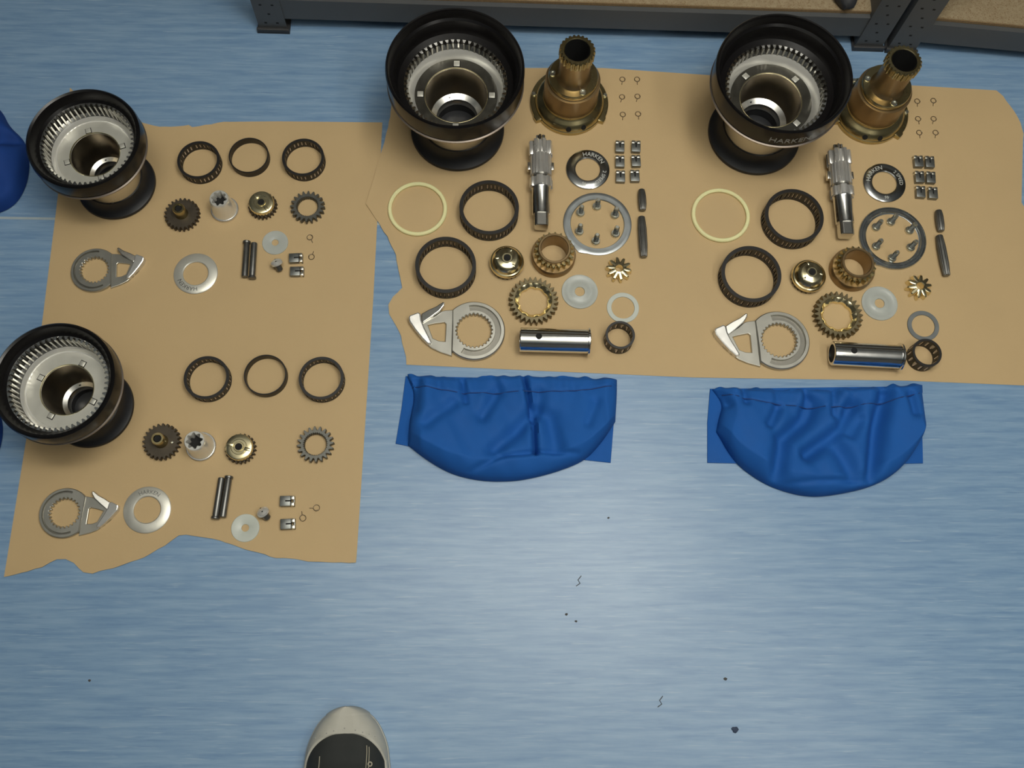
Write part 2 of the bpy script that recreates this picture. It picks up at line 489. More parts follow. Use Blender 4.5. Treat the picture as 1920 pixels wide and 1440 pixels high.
SMALL = dict(
    rim=[(70.5, 132.32), (74, 135.71), (76.5, 143.62), (79, 149.27), (82, 150.96), (84.5, 148.14), (86, 140.23), (85.5, 123.28), (83, 119.32), (76, 111.98), (70.5, 108.59)],
    lip=[(76, 119.1), (84.5, 119.1), (86.3, 117.63), (85.6, 114.69), (76, 114.24)],
    body=[(48, 20.0), (47, 54.0), (49, 73.56), (55, 91.64), (64, 105.2), (76, 113.79), (76, 117.63), (71, 117.63), (71, 104.07), (65.5, 103.5), (64.6, 101.36), (62.5, 99.66), (60, 98.76), (57.5, 98.42), (37, 98.42), (35, 71.3), (31.5, 36.0), (31, 20.0), (40, 19.0)],
    gear=(54, 71, 69.5, 64.5, 103.62, 132.32), seat=(57.3, 37.2, 98.42, 100.11), key=(43, 7.5, 7.5), ring=[(31, 37.0), (25, 33.5), (24, 30.0), (24, 21.0), (31, 20.0)],
    skirt=[(25, 0.0), (61.5, 0.0), (63.5, 2.5), (62.5, 6.5), (57, 10.0), (52.5, 16.0), (50, 24.0), (49.2, 28.0), (47.4, 28.0), (46, 19.0), (25, 18.0)], h=.151, tz=.128, tr=.0862)

def drum(px, py, D, key, label, keyang, seatmat, letter=None):
    t = thing('winch_drum', label, 'winch drum', spot(px, py, 0), 0, None)
    g = D['gear']
    for nm, mat in (('rim', 'black'), ('lip', 'lipmetal'), ('body', 'steel'), ('skirt', 'skirt')):
        nm2 = {'lip': 'rim_lip', 'body': 'drum_body'}.get(nm, nm)
        o = put(nm2, cached((key, nm), lambda: mesh_of(loft(D[nm], 128), nm2, mat, ang=28)), t)
        if nm == 'rim': rim = o
        if nm == 'body' and len(o.data.materials) == 1:          # reflected light on the turned cone under the teeth, put in as paler metal
            o.data.materials.append(M['brightmetal'])
            for pl in o.data.polygons:
                if pl.center.z > D['seat'][2] * .001 and hypot(pl.center.x, pl.center.y) < (D['gear'][3] + 1) * .001: pl.material_index = 1
        if nm == 'body': body = o; o['label'] = 'satin steel drum body'
        if nm == 'skirt': o['label'] = 'black flared foot'
    tf = teeth(g[0], g[3], g[2], .34, .40)
    def toothed():
        me = mesh_of(loft([(g[1] - .1, g[4]), (tf, g[4]), (tf, g[5] - 1.2), (off(tf, .8), g[5]), (g[1] - .1, g[5])], g[0] * 10), 'gear_ring', 'chrome', ang=25)
        me.materials.append(M['gapshade'])                    # shade and grease in the gaps between the teeth, painted dark
        lim = (g[3] + (g[2] - g[3]) * .55) * .001
        for pl in me.polygons:
            if abs(pl.normal.z) < .5 and hypot(pl.center.x, pl.center.y) > lim: pl.material_index = 1
        return me
    gr = put('gear_ring', cached((key, 'gear'), toothed), t)
    gr['label'] = 'polished steel ring of inner teeth'
    se = D['seat']
    st = put('bearing_seat', cached((key, 'seat', seatmat), lambda: mesh_of(loft([(se[0], se[2] + .02), (se[0] - .2, se[3]), (se[1] + .6, se[3]), (se[1], se[3] - .6), (se[1], se[2] + .02)], 96), 'bearing_seat', seatmat)), t)
    put('bore_edge', cached((key, 'edge'), lambda: mesh_of(loft([(se[1] - .1, se[3] - 1.2), (se[1] + 1.6, se[3] + .05), (se[1] + 1.2, se[3] + .5), (se[1] + .1, se[3] + .3)], 96), 'bore_edge', 'brass')), st)
    B0, B1, B2 = D['body'][-5], D['body'][-4], D['body'][-3]
    put('bore_wall', cached((key, 'bore'), lambda: mesh_of(loft([(B0[0] - .25, se[2] + .01), (B1[0] - .25, B1[1]), (B2[0] - .25, B2[1] + .3), (B2[0] - .02, B2[1] + .3), (B1[0] - .02, B1[1]), (B0[0] - .02, se[2] + .01)], 96), 'bore_wall', 'bore')), t)
    rg = put('bore_ring', cached((key, 'ring'), lambda: mesh_of(loft(D['ring'], 96), 'bore_ring', 'steel')), t)
    put('hole_shade_disc', cached((key, 'cap'), lambda: mesh_of(loft([(D['skirt'][0][0] - .05, 3), (D['skirt'][0][0] - .05, 6), (6, 6), (5, 3)], 64), 'hole_shade_disc', 'skirt')), t)  # dark disc added to stand for the shade down the through hole
    kr, kw, kh = D['key']
    for k in range(4):
        a = R(keyang + 90 * k)
        o = put('notch_key', cached((key, 'key'), lambda: mesh_of(box(bmesh.new(), -kw / 2, kw / 2, -kh / 2, kh / 2, se[3] + .02, se[3] + 1.6, .5), 'notch_key', 'nickel')), st, (kr * .001 * cos(a), kr * .001 * sin(a), 0), (0, 0, a))
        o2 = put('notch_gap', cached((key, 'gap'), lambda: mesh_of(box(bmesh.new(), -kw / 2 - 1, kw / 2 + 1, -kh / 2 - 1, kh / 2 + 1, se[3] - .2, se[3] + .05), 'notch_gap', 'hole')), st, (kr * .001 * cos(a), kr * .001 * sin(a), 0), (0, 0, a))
    a = R(keyang + 40); rr = (D['ring'][0][0] + D['ring'][1][0]) / 2
    bm = bmesh.new(); loft([(1.6, 0), (1.6, .6), (.3, .6), (.3, 0)], 16, bm)
    ds = D['ring']
    put('locating_dot', mesh_of(bm, 'locating_dot', 'hole'), rg, (rr * .001 * cos(R(110)), rr * .001 * sin(R(110)), (ds[0][1] + ds[1][1]) / 2000 - .0002), (0, 0, 0))
    if letter:
        s, a0, size = letter
        rad = D['tr']
        def bend(c):
            a = a0 + c.x / rad
            r_ = rad + c.z + .0002
            return Vector((r_ * cos(a), r_ * sin(a), D['tz'] + c.y))
        o = put('lettering', text_mesh(s, size, bend, .0003, 'rimink'), rim); o['label'] = 'pale printed maker name on the rim'
    return t
drum(858, 244, BIG, 'big', 'large black rimmed winch drum upside down at the torn end of the wide sheet', 0, 'seat')
drum(1413, 252, BIG, 'big', 'large black rimmed winch drum with pale rim lettering, mid wide sheet', 42, 'seat', ('HARKEN', R(-104), .017))
drum(220, 347, SMALL, 'small', 'smaller black rimmed winch drum upside down at the top of the narrow sheet', 20, 'nickel')
drum(174, 765, SMALL, 'small', 'smaller black rimmed winch drum in the lower kit of the narrow sheet', 66, 'nickel')

# ------------------------------------------------------------------ bronze stems
def stem(px, py, rz, label):
    t = thing('bronze_spindle', label, 'winch stem', spot(px, py, 0), rz)
    def flange():
        def ro(a):
            d = (a * 180 / pi) % 360
            if 214 < d < 326: return 60.5
            if 206 <= d <= 214 or 326 <= d <= 334: return 68.5
            return 66.5
        def dome(r_): return lambda a: min(r_, ro(a) - 1)
        rings = [(off(ro, -24), 0), (off(ro, -.6), 0), (ro, .8), (ro, 8), (off(ro, -1.2), 9), (lambda a: 59.5, 9.4), (59, 12), (56.5, 17), (53, 20.5), (49, 23), (46.5, 25.5), (46, 29), (30, 29), (30, 0)]
        return mesh_of(loft(rings, 180), 'base_flange', 'bronze')
    fl = put('base_flange', cached('stem_flange', flange), t)
    put('barrel', cached('stem_barrel', lambda: mesh_of(loft([(30, 29.1), (45.5, 29.1), (46, 31), (45, 44), (45, 46), (46, 47), (45.5, 74), (30, 75)], 96), 'barrel', 'brown')), t)['label'] = 'brown middle barrel'
    dk_ = put('top_disc', cached('stem_disc', lambda: mesh_of(loft([(30, 75.1), (40.6, 75.1), (41.2, 76), (41.2, 83), (40, 85), (24, 85)], 96), 'top_disc', 'bronze')), t)
    put('neck', cached('stem_neck', lambda: mesh_of(loft([(20, 60), (29, 85.1), (27, 88), (25.4, 95), (25.4, 134), (26, 138), (20, 138)], 72), 'neck', 'brown')), t)
    tf = teeth(24, 26.4, 28.6, .35, .35)
    put('spline_ring', cached('stem_spline', lambda: mesh_of(loft([(20, 138.1), (tf, 138.1), (tf, 153), (off(tf, -1.5), 155), (21.5, 155), (20, 153.5)], 240), 'spline_ring', 'bronze')), t)
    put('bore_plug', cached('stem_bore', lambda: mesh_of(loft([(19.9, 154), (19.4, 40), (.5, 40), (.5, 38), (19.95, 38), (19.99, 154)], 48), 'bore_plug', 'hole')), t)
    for k in range(3):
        a = R(-65 + 120 * k)
        bm = bmesh.new()
        loft([(5.2, 85.05), (5.4, 87), (4.5, 88.4), (2.6, 88.4), (2.6, 86.4), (.2, 86.4)], 18, bm, closed=False, cap=True)
        put('screw', cached('stem_screw', lambda: mesh_of(bm, 'screw', 'zinc')), dk_, (.0345 * cos(a), .0345 * sin(a), 0))
        if k: bm.free() if bm.is_valid else None
    for d in (238, 262, 288, 312):
        if d in (238, 312): continue
        a = R(d + 5)
        n_ = Vector((cos(a), sin(a), .55)).normalized()
        q = n_.to_track_quat('Z', 'Y').to_euler()
        put('oil_hole', cached('oilhole', lambda: mesh_of(loft([(4.6, -3), (4.6, .5), (.2, .5), (.2, -3)], 20), 'oil_hole', 'hole')), fl, (.0574 * cos(a), .0574 * sin(a), .0145), q)
    for d in (12, 168, 55, 125):
        a = R(d)
        put('bolt', cached('stem_bolt', lambda: mesh_of(loft([(3.6, 0), (3.6, 3), (2.6, 4), (.2, 4)], 14, closed=False, cap=True), 'bolt', 'zinc')), fl, (.0625 * cos(a), .0625 * sin(a), .0089))
    return t
stem(1067, 196, 0, 'bronze winch stem standing on its flange, beside the torn-end drum')
stem(1628, 213, R(-14), 'bronze winch stem standing close to the lettered drum and the shelving posts')

# ------------------------------------------------------------------ roller cages and plain rings
def cage_mesh(r, wall, h, groups, per, wide):
    def f():
        bm = bmesh.new(); N_ = groups * (per * 2 + wide)
        flags = []
        for g in range(groups):
            flags += [1] * wide
            for k in range(per): flags += [0, 1]
            flags.pop()
            flags += [1] if False else []
        n = len(flags); sub = 2
        z = (0, h * .20, h * .80, h)
        ri = r - wall
        vs_ = {}
        def V(i, k, o): # angular idx, z idx, outer
            i %= n * sub
            key = (i, k, o)
            if key not in vs_:
                a = 2 * pi * i / (n * sub); rr = r if o else ri
                vs_[key] = bm.verts.new(Vector((rr * cos(a), rr * sin(a), z[k])) * .001)
            return vs_[key]
        for i in range(n * sub):
            sol = flags[i // sub]; pr_ = flags[((i - 1) % (n * sub)) // sub]
            for k in range(3):
                if k == 1 and not sol: continue
                bm.faces.new((V(i, k, 1), V(i + 1, k, 1), V(i + 1, k + 1, 1), V(i, k + 1, 1)))
                bm.faces.new((V(i, k, 0), V(i, k + 1, 0), V(i + 1, k + 1, 0), V(i + 1, k, 0)))
            bm.faces.new((V(i, 3, 1), V(i + 1, 3, 1), V(i + 1, 3, 0), V(i, 3, 0)))
            bm.faces.new((V(i, 0, 0), V(i + 1, 0, 0), V(i + 1, 0, 1), V(i, 0, 1)))
            if not sol:
                bm.faces.new((V(i, 1, 0), V(i + 1, 1, 0), V(i + 1, 1, 1), V(i, 1, 1)))
                bm.faces.new((V(i, 2, 1), V(i + 1, 2, 1), V(i + 1, 2, 0), V(i, 2, 0)))
            if sol != pr_:
                bm.faces.new((V(i, 1, 0), V(i, 1, 1), V(i, 2, 1), V(i, 2, 0)))
        cm = mesh_of(bm, 'cage_frame', 'cage', ang=40)
        bm = bmesh.new()
        rm = (r + ri) / 2; rad = min(wall * .49, 2 * pi * r / n * .42)
        for i in range(n):
            if not flags[i]:
                a = 2 * pi * (i + .5) / n
                mt = Matrix.Translation((rm * .001 * cos(a), rm * .001 * sin(a), 0))
                loft([(rad, h * .21), (rad, h * .79)], 8, bm, closed=False, cap=True, mtx=mt)
        return cm, mesh_of(bm, 'rollers', 'roller')
    return f
def cage(px, py, kind, rz, label, group=None):
    r, wall, h, g, per, wide = kind
    t = thing('roller_cage', label, 'bearing cage', spot(px, py, h * .001), rz, group)
    c, ro = cached(('cage', kind), cage_mesh(*kind))
    put('cage_frame', c, t)
    o = put('rollers', ro, t); o['kind'] = 'stuff'
    return t
BC = (48.5, 5.8, 26, 8, 5, 2)
SC = (34.5, 4.4, 19, 7, 4, 2)
TC = (23.2, 3.6, 26, 7, 2, 1)
cage(917, 395, BC, .1, 'big black roller bearing cage below the torn-end drum, close to the steel shaft')
cage(836, 502, BC, .3, 'big black roller bearing cage below the cream ring at the torn end')
cage(1485, 411, BC, .2, 'big black roller bearing cage below the lettered drum, close to its steel shaft')
cage(1405, 519, BC, .5, 'big black roller bearing cage below the cream ring of the inner wide-sheet kit')
cage(375, 305, SC, .1, 'small black roller cage beside the upper drum on the narrow sheet')
cage(570, 300, SC, .4, 'small black roller cage above the grey toothed ring, upper kit of the narrow sheet')
cage(390, 711, SC, .2, 'small black roller cage closest to the lower drum on the narrow sheet')
cage(604, 712, SC, .5, 'small black roller cage above the grey toothed ring, lower kit of the narrow sheet')
cage(1161, 633, TC, .1, 'tiny black roller cage touching the white thin ring beside a steel tube')
cage(1732, 666, TC, .4, 'tiny black roller cage touching the shiny thin ring beside a steel tube')

def simple(name, mesh, px, py, h, label, cat, rz=0.0, group=None, dz=0.0):
    p = spot(px, py, h); p.z += dz
    o = put(name, mesh, None, p, (0, 0, rz))
    return tag(o, label, cat, group)
pl = mesh_of(loft(solid_ring(32.6, 30.6, 0, 15, .4), 96), 'spacer_ring', 'cage')
simple('spacer_ring', pl, 468, 295, .015, 'thin plain black ring between two roller cages, upper narrow-sheet kit', 'ring')
simple('spacer_ring', pl, 499, 705, .015, 'thin plain black ring between two roller cages, lower narrow-sheet kit', 'ring')
cr = mesh_of(loft([(42.6, 1), (43.4, 0), (48, 0), (48.7, 1), (48.7, 4), (47.4, 5.5), (44, 5.5), (42.6, 4.4)], 128), 'cream_ring', 'cream')
simple('nylon_ring', cr, 783, 392, .004, 'large cream plastic ring above a cage, by the torn paper edge', 'ring')
simple('nylon_ring', cr, 1351, 404, .004, 'large cream plastic ring beneath the lettered drum', 'ring')

# ------------------------------------------------------------------ small gears, sleeves
def hub_gear(px, py, rz, label, dot):
    t = thing('hub_gear', label, 'gear', spot(px, py, .010), rz)
    tf = teeth(24, 24.5, 28.6, .3, .25)
    put('gear_wheel', cached('hg_w', lambda: mesh_of(loft([(5.5, 0), (off(tf, -.8), 0), (tf, .8), (tf, 9.2), (off(tf, -.8), 10), (5.5, 10)], 240), 'gear_wheel', 'darkgear')), t)
    hb = put('hub', cached('hg_h', lambda: mesh_of(loft([(5.6, 10), (10.8, 10.05), (10.2, 12), (9.6, 14), (9.6, 28), (8.8, 29.4), (6.2, 29.4), (5.6, 28.6)], 48), 'hub', 'bronze')), t)
    put('hub_bore', cached('hg_b', lambda: mesh_of(loft([(lambda a: 5.55 / cos((a % (pi / 3)) - pi / 6) * .87, 28), (.3, 27.6), (.3, 12), (5.2, 12)], 36), 'hub_bore', 'hole')), hb)
    if dot:
        put('peg', cached('hg_p', lambda: mesh_of(loft([(1.6, 10), (1.6, 11), (.2, 11.2)], 12, closed=False, cap=True), 'peg', 'zinc')), t, (.0165, -.003, 0))
hub_gear(342, 403, 0, 'dark toothed gear with a raised bronze hub, upper kit of the narrow sheet', False)
hub_gear(304, 829, .1, 'dark toothed gear with a raised bronze hub, lower kit, almost touching the chrome sleeve', True)

def sleeve(px, py, rz, label):
    t = thing('splined_sleeve', label, 'sleeve', spot(px, py, 0), rz)
    sp = teeth(8, 9.2, 12.3, .2, .2)
    put('tube', cached('sl_t', lambda: mesh_of(loft([(12.4, 5), (20.5, 5.05), (20, 7), (18.9, 12), (17.8, 20), (16, 36), (15.2, 40), (14.2, 41.5), (off(sp, .6), 41.5), (sp, 40.6), (sp, 20), (12.4, 19)], 128), 'tube', 'brightmetal')), t)
    put('flange', cached('sl_f', lambda: mesh_of(loft(solid_ring(22.5, 12.4, 0, 5, .8), 96), 'flange', 'sleeve')), t)
    put('socket', cached('sl_b', lambda: mesh_of(loft([(lambda a: sp(a) + .02, 39.8), (lambda a: sp(a) + .02, 24), (.3, 24), (.3, 23), (lambda a: sp(a) + .3, 23), (lambda a: sp(a) + .2, 39.8)], 128), 'socket', 'hole')), t)
sleeve(422, 394, .2, 'chrome sleeve with a star-shaped socket and flange, upper narrow-sheet kit')
sleeve(378, 838, .5, 'chrome sleeve with a star-shaped socket leaning beside the dark gear, lower narrow-sheet kit')

def cap_pinion(px, py, rz, label, s=1.0, dome=False):
    t = thing('brass_pinion', label, 'gear', spot(px, py, 0), rz)
    k = ('cp', s, dome)
    n = 22
    tf = teeth(n, 20.0 * s, 23.6 * s, .3, .22) if not dome else teeth(n, 22.5 * s, 26.3 * s, .3, .22)
    put('gear_wheel', cached((*k, 0), lambda: mesh_of(loft([(5 * s, 0), (off(tf, -.6), 0), (tf, .6), (tf, 8.4), (off(tf, -.8), 9), (5 * s, 9)], n * 10), 'gear_wheel', 'darkgear')), t)['label'] = 'dark toothed rim under the brass cap'
    if dome:
        prof = [(5.6, 9.05), (27.5, 9.05), (28, 10.5), (27.6, 14), (26.6, 16), (24.6, 17), (23.6, 20), (20.5, 25), (17.6, 27.5), (15.5, 28.3), (9.5, 28.8), (8, 30), (6.2, 30), (5.6, 29.4)]
    else:
        prof = [(5, 9.05), (19.8, 9.05), (20.3, 10), (20.3, 17), (19.6, 18.6), (18, 19.4), (12, 19.4), (11.2, 18.8), (7.8, 18.8), (7, 20.2), (5.4, 20.2), (5, 19.6)]
    cp = put('cap', cached((*k, 1), lambda: mesh_of(loft([(r_ * s, z_) for r_, z_ in prof], 96), 'cap', 'brass')), t)
    zt = prof[-1][1]
    put('cap_bore', cached((*k, 2), lambda: mesh_of(loft([(prof[0][0] * s - .05, zt - .2), (.3, zt - .4), (.3, 10), (prof[0][0] * s - .05, 10)], 32), 'cap_bore', 'hole')), cp)
    for j in range(2 if not dome else 3):
        a = R(-50 + (180 if not dome else 115) * j)
        def slot():
            bm = bmesh.new(); zz = 19.6 if not dome else 29.0
            if dome: box(bm, 12, 19, -2, 2, 24.6, 28.6, 1.4)
            else: box(bm, 9, 18.6, -2.6, 2.6, 17.5, 20.6, 1.2)
            return mesh_of(bm, 'pawl_lug', 'brass')
        put('pawl_lug', cached((*k, 3), slot), cp, (0, 0, 0), (0, 0, a))
cap_pinion(494, 389, 0, 'small brass capped pinion beside the chrome sleeve, upper narrow-sheet kit')
cap_pinion(453, 843, .6, 'small brass capped pinion beside the chrome sleeve, lower narrow-sheet kit')
cap_pinion(950, 497, 0, 'domed brass pinion beside a big cage, kit by the torn edge', 1, True)
cap_pinion(1512, 523, .7, 'domed brass pinion beside a big cage, inner kit of the wide sheet', 1, True)

def ring_gear(px, py, rz, label, mat='greygear'):
    tf = teeth(20, 22.8, 28.3, .3, .2)
    ti = teeth(36, 17.6, 16.4, .3, .3)
    me = cached(('rg', mat), lambda: mesh_of(loft([(off(ti, .5), 0), (off(tf, -.7), 0), (tf, .7), (tf, 8.6), (off(tf, -.9), 9.6), (off(ti, 1), 9.6), (ti, 8.6), (ti, .6)], 360), 'ring_gear', mat))
    simple('ring_gear', me, px, py, .0096, label, 'gear', rz)
ring_gear(577, 389, .1, 'grey toothed ring gear alone below a small cage, upper narrow-sheet kit')
ring_gear(592, 834, .2, 'grey toothed ring gear alone below a small cage, lower narrow-sheet kit')

def bronze_gear(px, py, rz, label):
    t = thing('bronze_ring_gear', label, 'gear', spot(px, py, .013), rz)
    tf = teeth(28, 33.8, 40.2, .22, .14)
    put('gear_rim', cached('bg0', lambda: mesh_of(loft([(30, 0), (off(tf, -.5), 0), (tf, .6), (tf, 12), (off(tf, -1.0), 13), (30, 13)], 280), 'gear_rim', 'gearbronze')), t)['label'] = 'dark toothed rim'
    ti = lambda a: 22.4 + 1.9 * abs(sin(a * 4.5))
    put('hub_ring', cached('bg1', lambda: mesh_of(loft([(29.9, .3), (29.9, 12.6), (29.2, 13.4), (off(ti, 4.4), 12.6), (off(ti, 1.2), 9.8), (ti, 8.6), (ti, .4)], 216), 'hub_ring', 'brass')), t)['label'] = 'bright brass bore with scalloped edge'
bronze_gear(1000, 565, 0, 'toothed ring gear with a bright brass bore, above a steel tube by the torn end')
bronze_gear(1570, 592, .07, 'toothed ring gear with a bright brass bore, above the inner wide-sheet steel tube')

def clutch_gear(px, py, rz, label):
    t = thing('clutch_gear', label, 'gear', spot(px, py, 0), rz)
    put('drum', cached('cg0', lambda: mesh_of(loft([(22, 0), (35, 0), (36, 1), (36, 14), (34.5, 17), (22, 17)], 96), 'drum', 'brown')), t)['label'] = 'brown bronze lower drum'
    tf = teeth(20, 27, 32.6, .3, .2)
    put('gear_wheel', cached('cg1', lambda: mesh_of(loft([(22, 17.05), (tf, 17.05), (tf, 28.5), (off(tf, -1.4), 30), (22, 30)], 200), 'gear_wheel', 'bronze')), t)
    put('collar', cached('cg2', lambda: mesh_of(loft([(21.8, .4), (21.8, 36), (22.6, 37), (25.4, 37), (26.2, 36), (26.2, 30.05), (22.2, 30.05), (22.2, .4)], 96), 'collar', 'brown')), t)
clutch_gear(1037, 483, .05, 'tall bronze clutch gear touching the plate ring, kit by the torn edge')
clutch_gear(1594, 509, .2, 'tall bronze clutch gear touching the plate ring, inner kit of the wide sheet')

def spur(px, py, rz, label):
    tf = teeth(10, 13.5, 21.5, .18, .22)
    def mk_():
        bm = loft([(6, 0), (off(tf, -.6), 0), (tf, .6), (off(tf, -1), 11), (lambda a: min(tf(a) - 1.8, 19), 12.6), (9, 14), (7, 14.4), (6, 13.6)], 200)
        return mesh_of(bm, 'spur_gear', 'brass')
    simple('spur_gear', cached('spur', mk_), px, py, .012, label, 'gear', rz)
spur(1160, 506, .1, 'small ten-toothed brass gear below a dark pin, above the white thin ring')
spur(1722, 539, .35, 'small ten-toothed brass gear below a dark pin, above the shiny thin ring')

# ------------------------------------------------------------------ stripper arms
def arm_meshes(sm_):
    S = .865 / 7.385                               # crop pixel -> mm about the bore centre
    P = lambda x, y: ((x - 1097) * S, -(y - 597) * S * 1.06)
    ch = -34.6
    def ro(a):
        return min(49, ch / cos(a)) if cos(a) < -.2 else 49
    ri = teeth(28, 28.6, 26.4, .35, .3) if not sm_ else teeth(24, 30.0, 26.6, .34, .3)
    lo, hi = R(-118), R(102)
    def groove(a):
        a = (a + pi) % (2 * pi) - pi
        return 3.0 if lo < a < hi else 9.0
    gi, go = (33.6, 42.6) if not sm_ else (39.5, 43.0)
    mn = lambda v_: (lambda a: min(v_, ro(a) - 2.2))
    rings = [(off(ri, .4), 0), (off(ro, -.8), 0), (ro, 1), (ro, 7.4), (off(ro, -1.6), 9), (mn(go + .3), 9), (mn(go), groove), (mn(gi), groove), (lambda a: min(gi - .3, ro(a) - 2.4), 9), (off(ri, 1.4), 9), (ri, 8), (ri, .5)]
    plate = mesh_of(loft(rings, 480), 'plate', 'cast', ang=30)
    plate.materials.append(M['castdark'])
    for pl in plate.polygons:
        if pl.center.z < .0045 and pl.normal.z > .6: pl.material_index = 1  # shade in the groove painted as a darker floor
    outer = [P(810, 310), P(700, 318), P(655, 330), P(560, 400), P(400, 480), P(330, 560), P(300, 600), P(330, 650), P(420, 745), P(520, 830), P(640, 885), P(800, 935)]
    win = [P(470, 520), P(560, 500), P(690, 482), P(715, 505), P(712, 620), P(708, 742), P(620, 735), P(540, 700)]
    frame = mesh_of(prism(outer, 0, 5.5, [win], bev=1.0), 'arm_frame', 'cast', smooth=False)
    jaw = [P(210, 450), P(222, 420), P(340, 375), P(372, 395), P(385, 480), P(430, 580), P(490, 690), P(528, 765), P(515, 795), P(470, 790), P(400, 725), P(300, 610), P(220, 500)]
    jawm = mesh_of(prism(jaw, 0, lambda x, y: 15 + .10 * (y - P(0, 420)[1]) , bev=2.2), 'jaw', 'sleeve', smooth=False)
    fin = [P(385, 470), P(378, 380), P(470, 330), P(580, 285), P(668, 228), P(695, 238), P(685, 275), P(630, 345), P(520, 425), P(405, 500)]
    finm = mesh_of(prism(fin, 2, lambda x, y: 9 + max(0, (x - P(380, 0)[0])) * .14, bev=1.4), 'finger', 'steel', smooth=False)
    return plate, frame, jawm, finm
def arm(px, py, rz, label, s=1.0, mirror=False):
    t = thing('stripper_arm', label, 'winch arm', spot(px, py, .009 * s), rz)
    ms = cached(('arm', mirror), lambda: arm_meshes(mirror))
    for nm, me in zip(('plate', 'arm_frame', 'jaw', 'finger'), ms):
        if mirror:
            def mir():
                m2 = me.copy(); m2.name = nm
                m2.transform(Matrix.Diagonal((-s, s, s, 1))); m2.flip_normals(); return m2
            me = cached(('armm', nm, s), mir)
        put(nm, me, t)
arm(889, 621, 0, 'large steel stripper arm with a splined bore, lowest at the torn edge')
arm(1460, 639, R(3), 'large steel stripper arm with a splined bore, beside the inner kit steel tube')
arm(178, 507, R(4), 'smaller steel stripper arm below the upper drum on the narrow sheet', .76, True)
arm(122, 962, R(-4), 'smaller steel stripper arm touching a washer near the wavy torn edge', .76, True)

# ------------------------------------------------------------------ washers with lettering
def washer(px, py, ro, ri, h, mat, label, texts, ink):
    t = thing('engraved_washer', label, 'washer', spot(px, py, h * .001))
    put('washer_ring', cached(('wr', ro, mat), lambda: mesh_of(loft([(ri + .5, 0), (ro - .5, 0), (ro, .6), (ro, h - 1.2), (ro - 1.8, h), (ri + 1.4, h), (ri, h - 1.0), (ri, .4)], 128), 'washer_ring', mat)), t)
    for s, a0, size in texts:
        rad = (ri + ro) / 2000 - size * .36 - .0002
        def bend(c):
            a = R(a0) - c.x / (rad + size * .36)
            return Vector(((rad + c.y) * cos(a), (rad + c.y) * sin(a), h * .001 + c.z + .00005))
        put('lettering', text_mesh(s, size, bend, .00015, ink), t)['label'] = 'engraved lettering'
M['dchrome'] = pm('dark_polished_steel', (.42, .43, .43), 1, .2, .05, 60)
washer(1102, 318, 36.6, 20.8, 4, 'dchrome', 'dark polished washer with pale engraved lettering, kit by the torn edge', [('HARKEN', 107, .0105), ('2 SPEED', -5, .0085), ('46', -95, .0085)], 'inkw')
washer(1658, 343, 36.0, 20.8, 4, 'dchrome', 'dark polished washer with pale engraved lettering, inner kit of the wide sheet', [('HARKEN', 176, .0105), ('2 SPEED', 50, .0085), ('46', -80, .0085)], 'inkw')
washer(367, 513, 35.0, 19.8, 3, 'nickel', 'pale steel engraved washer beside two pins, upper narrow-sheet kit', [('HARKEN', -78, .0095)], 'pin')
washer(276, 956, 35.2, 19.8, 3, 'nickel', 'pale steel engraved washer with a dark stain, lower narrow-sheet kit', [('HARKEN', 122, .0085)], 'pin')

ny_s = lambda m_: cached(('nys', m_), lambda: mesh_of(loft([(5.6, .3), (6, 0), (20.5, 0), (21, .4), (21, 1.4), (20.4, 2), (6.2, 2), (5.6, 1.6)], 72), 'nylon_washer', m_))
simple('nylon_washer', ny_s('nylon'), 516, 455, .002, 'translucent nylon washer near two dark blocks, upper narrow-sheet kit', 'washer')
simple('nylon_washer', ny_s('nylonw'), 460, 990, .002, 'milky white nylon washer near the wavy torn edge of the narrow sheet', 'washer')
ny_b = cached('nyb', lambda: mesh_of(loft([(8, .3), (8.5, 0), (28.8, 0), (29.4, .6), (29.4, 2), (28.8, 2.6), (24, 2.6), (23, 2.0), (15, 2.0), (14, 2.6), (8.6, 2.6), (8, 2)], 96), 'nylon_washer', 'nylon'))
simple('nylon_washer', ny_b, 1087, 547, .002, 'large translucent nylon washer beside the clutch gear, kit by the torn edge', 'washer')
simple('nylon_washer', ny_b, 1649, 569, .002, 'large translucent nylon washer beside the clutch gear, inner kit of the wide sheet', 'washer')
tr = lambda m_: cached(('tr', m_), lambda: mesh_of(loft(solid_ring(26, 18.6, 0, 1.8, .5), 96), 'thin_ring', m_))
simple('thin_ring', tr('nylonw'), 1168, 577, .002, 'thin white nylon ring touching a tiny roller cage', 'ring')
simple('thin_ring', tr('plate'), 1731, 611, .002, 'thin shiny grey ring touching a tiny roller cage', 'ring')

# plate rings: sheet ring with a lip and one small straight corner
def plate_ring(px, py, rz, label, mat, grooved):
    def f():
        def ro(a):
            d = ((a * 180 / pi) % 360)
            e = abs(d - 238)
            return 56.5 + (4.2 * max(0, 1 - e / 14) if e < 14 else 0)
        top = [(off(ro, -1.4), 3.0), (51, 2.7), (45, 2.7)] if not grooved else [(off(ro, -.8), 3.6), (54.6, 3.6), (53.4, 1.6), (50.6, 1.6), (49.8, 3.2), (47.6, 3.2), (46.6, 1.6), (44.6, 1.6)]
        return mesh_of(loft([(44, .4), (44.5, 0), (off(ro, -.6), 0), (ro, .6), (ro, 2.4)] + top + [(44, 1.4)], 240), 'plate_ring', mat)
    simple('plate_ring', f(), px, py, .002, label, 'ring', rz)
plate_ring(1120, 420, 0, 'flat grey metal ring around six standing screws, beside the torn-end clutch gear', 'plate', False)
M['plate2'] = pm('bright_plate', (.50, .53, .54), 1, .25, .1, 60)
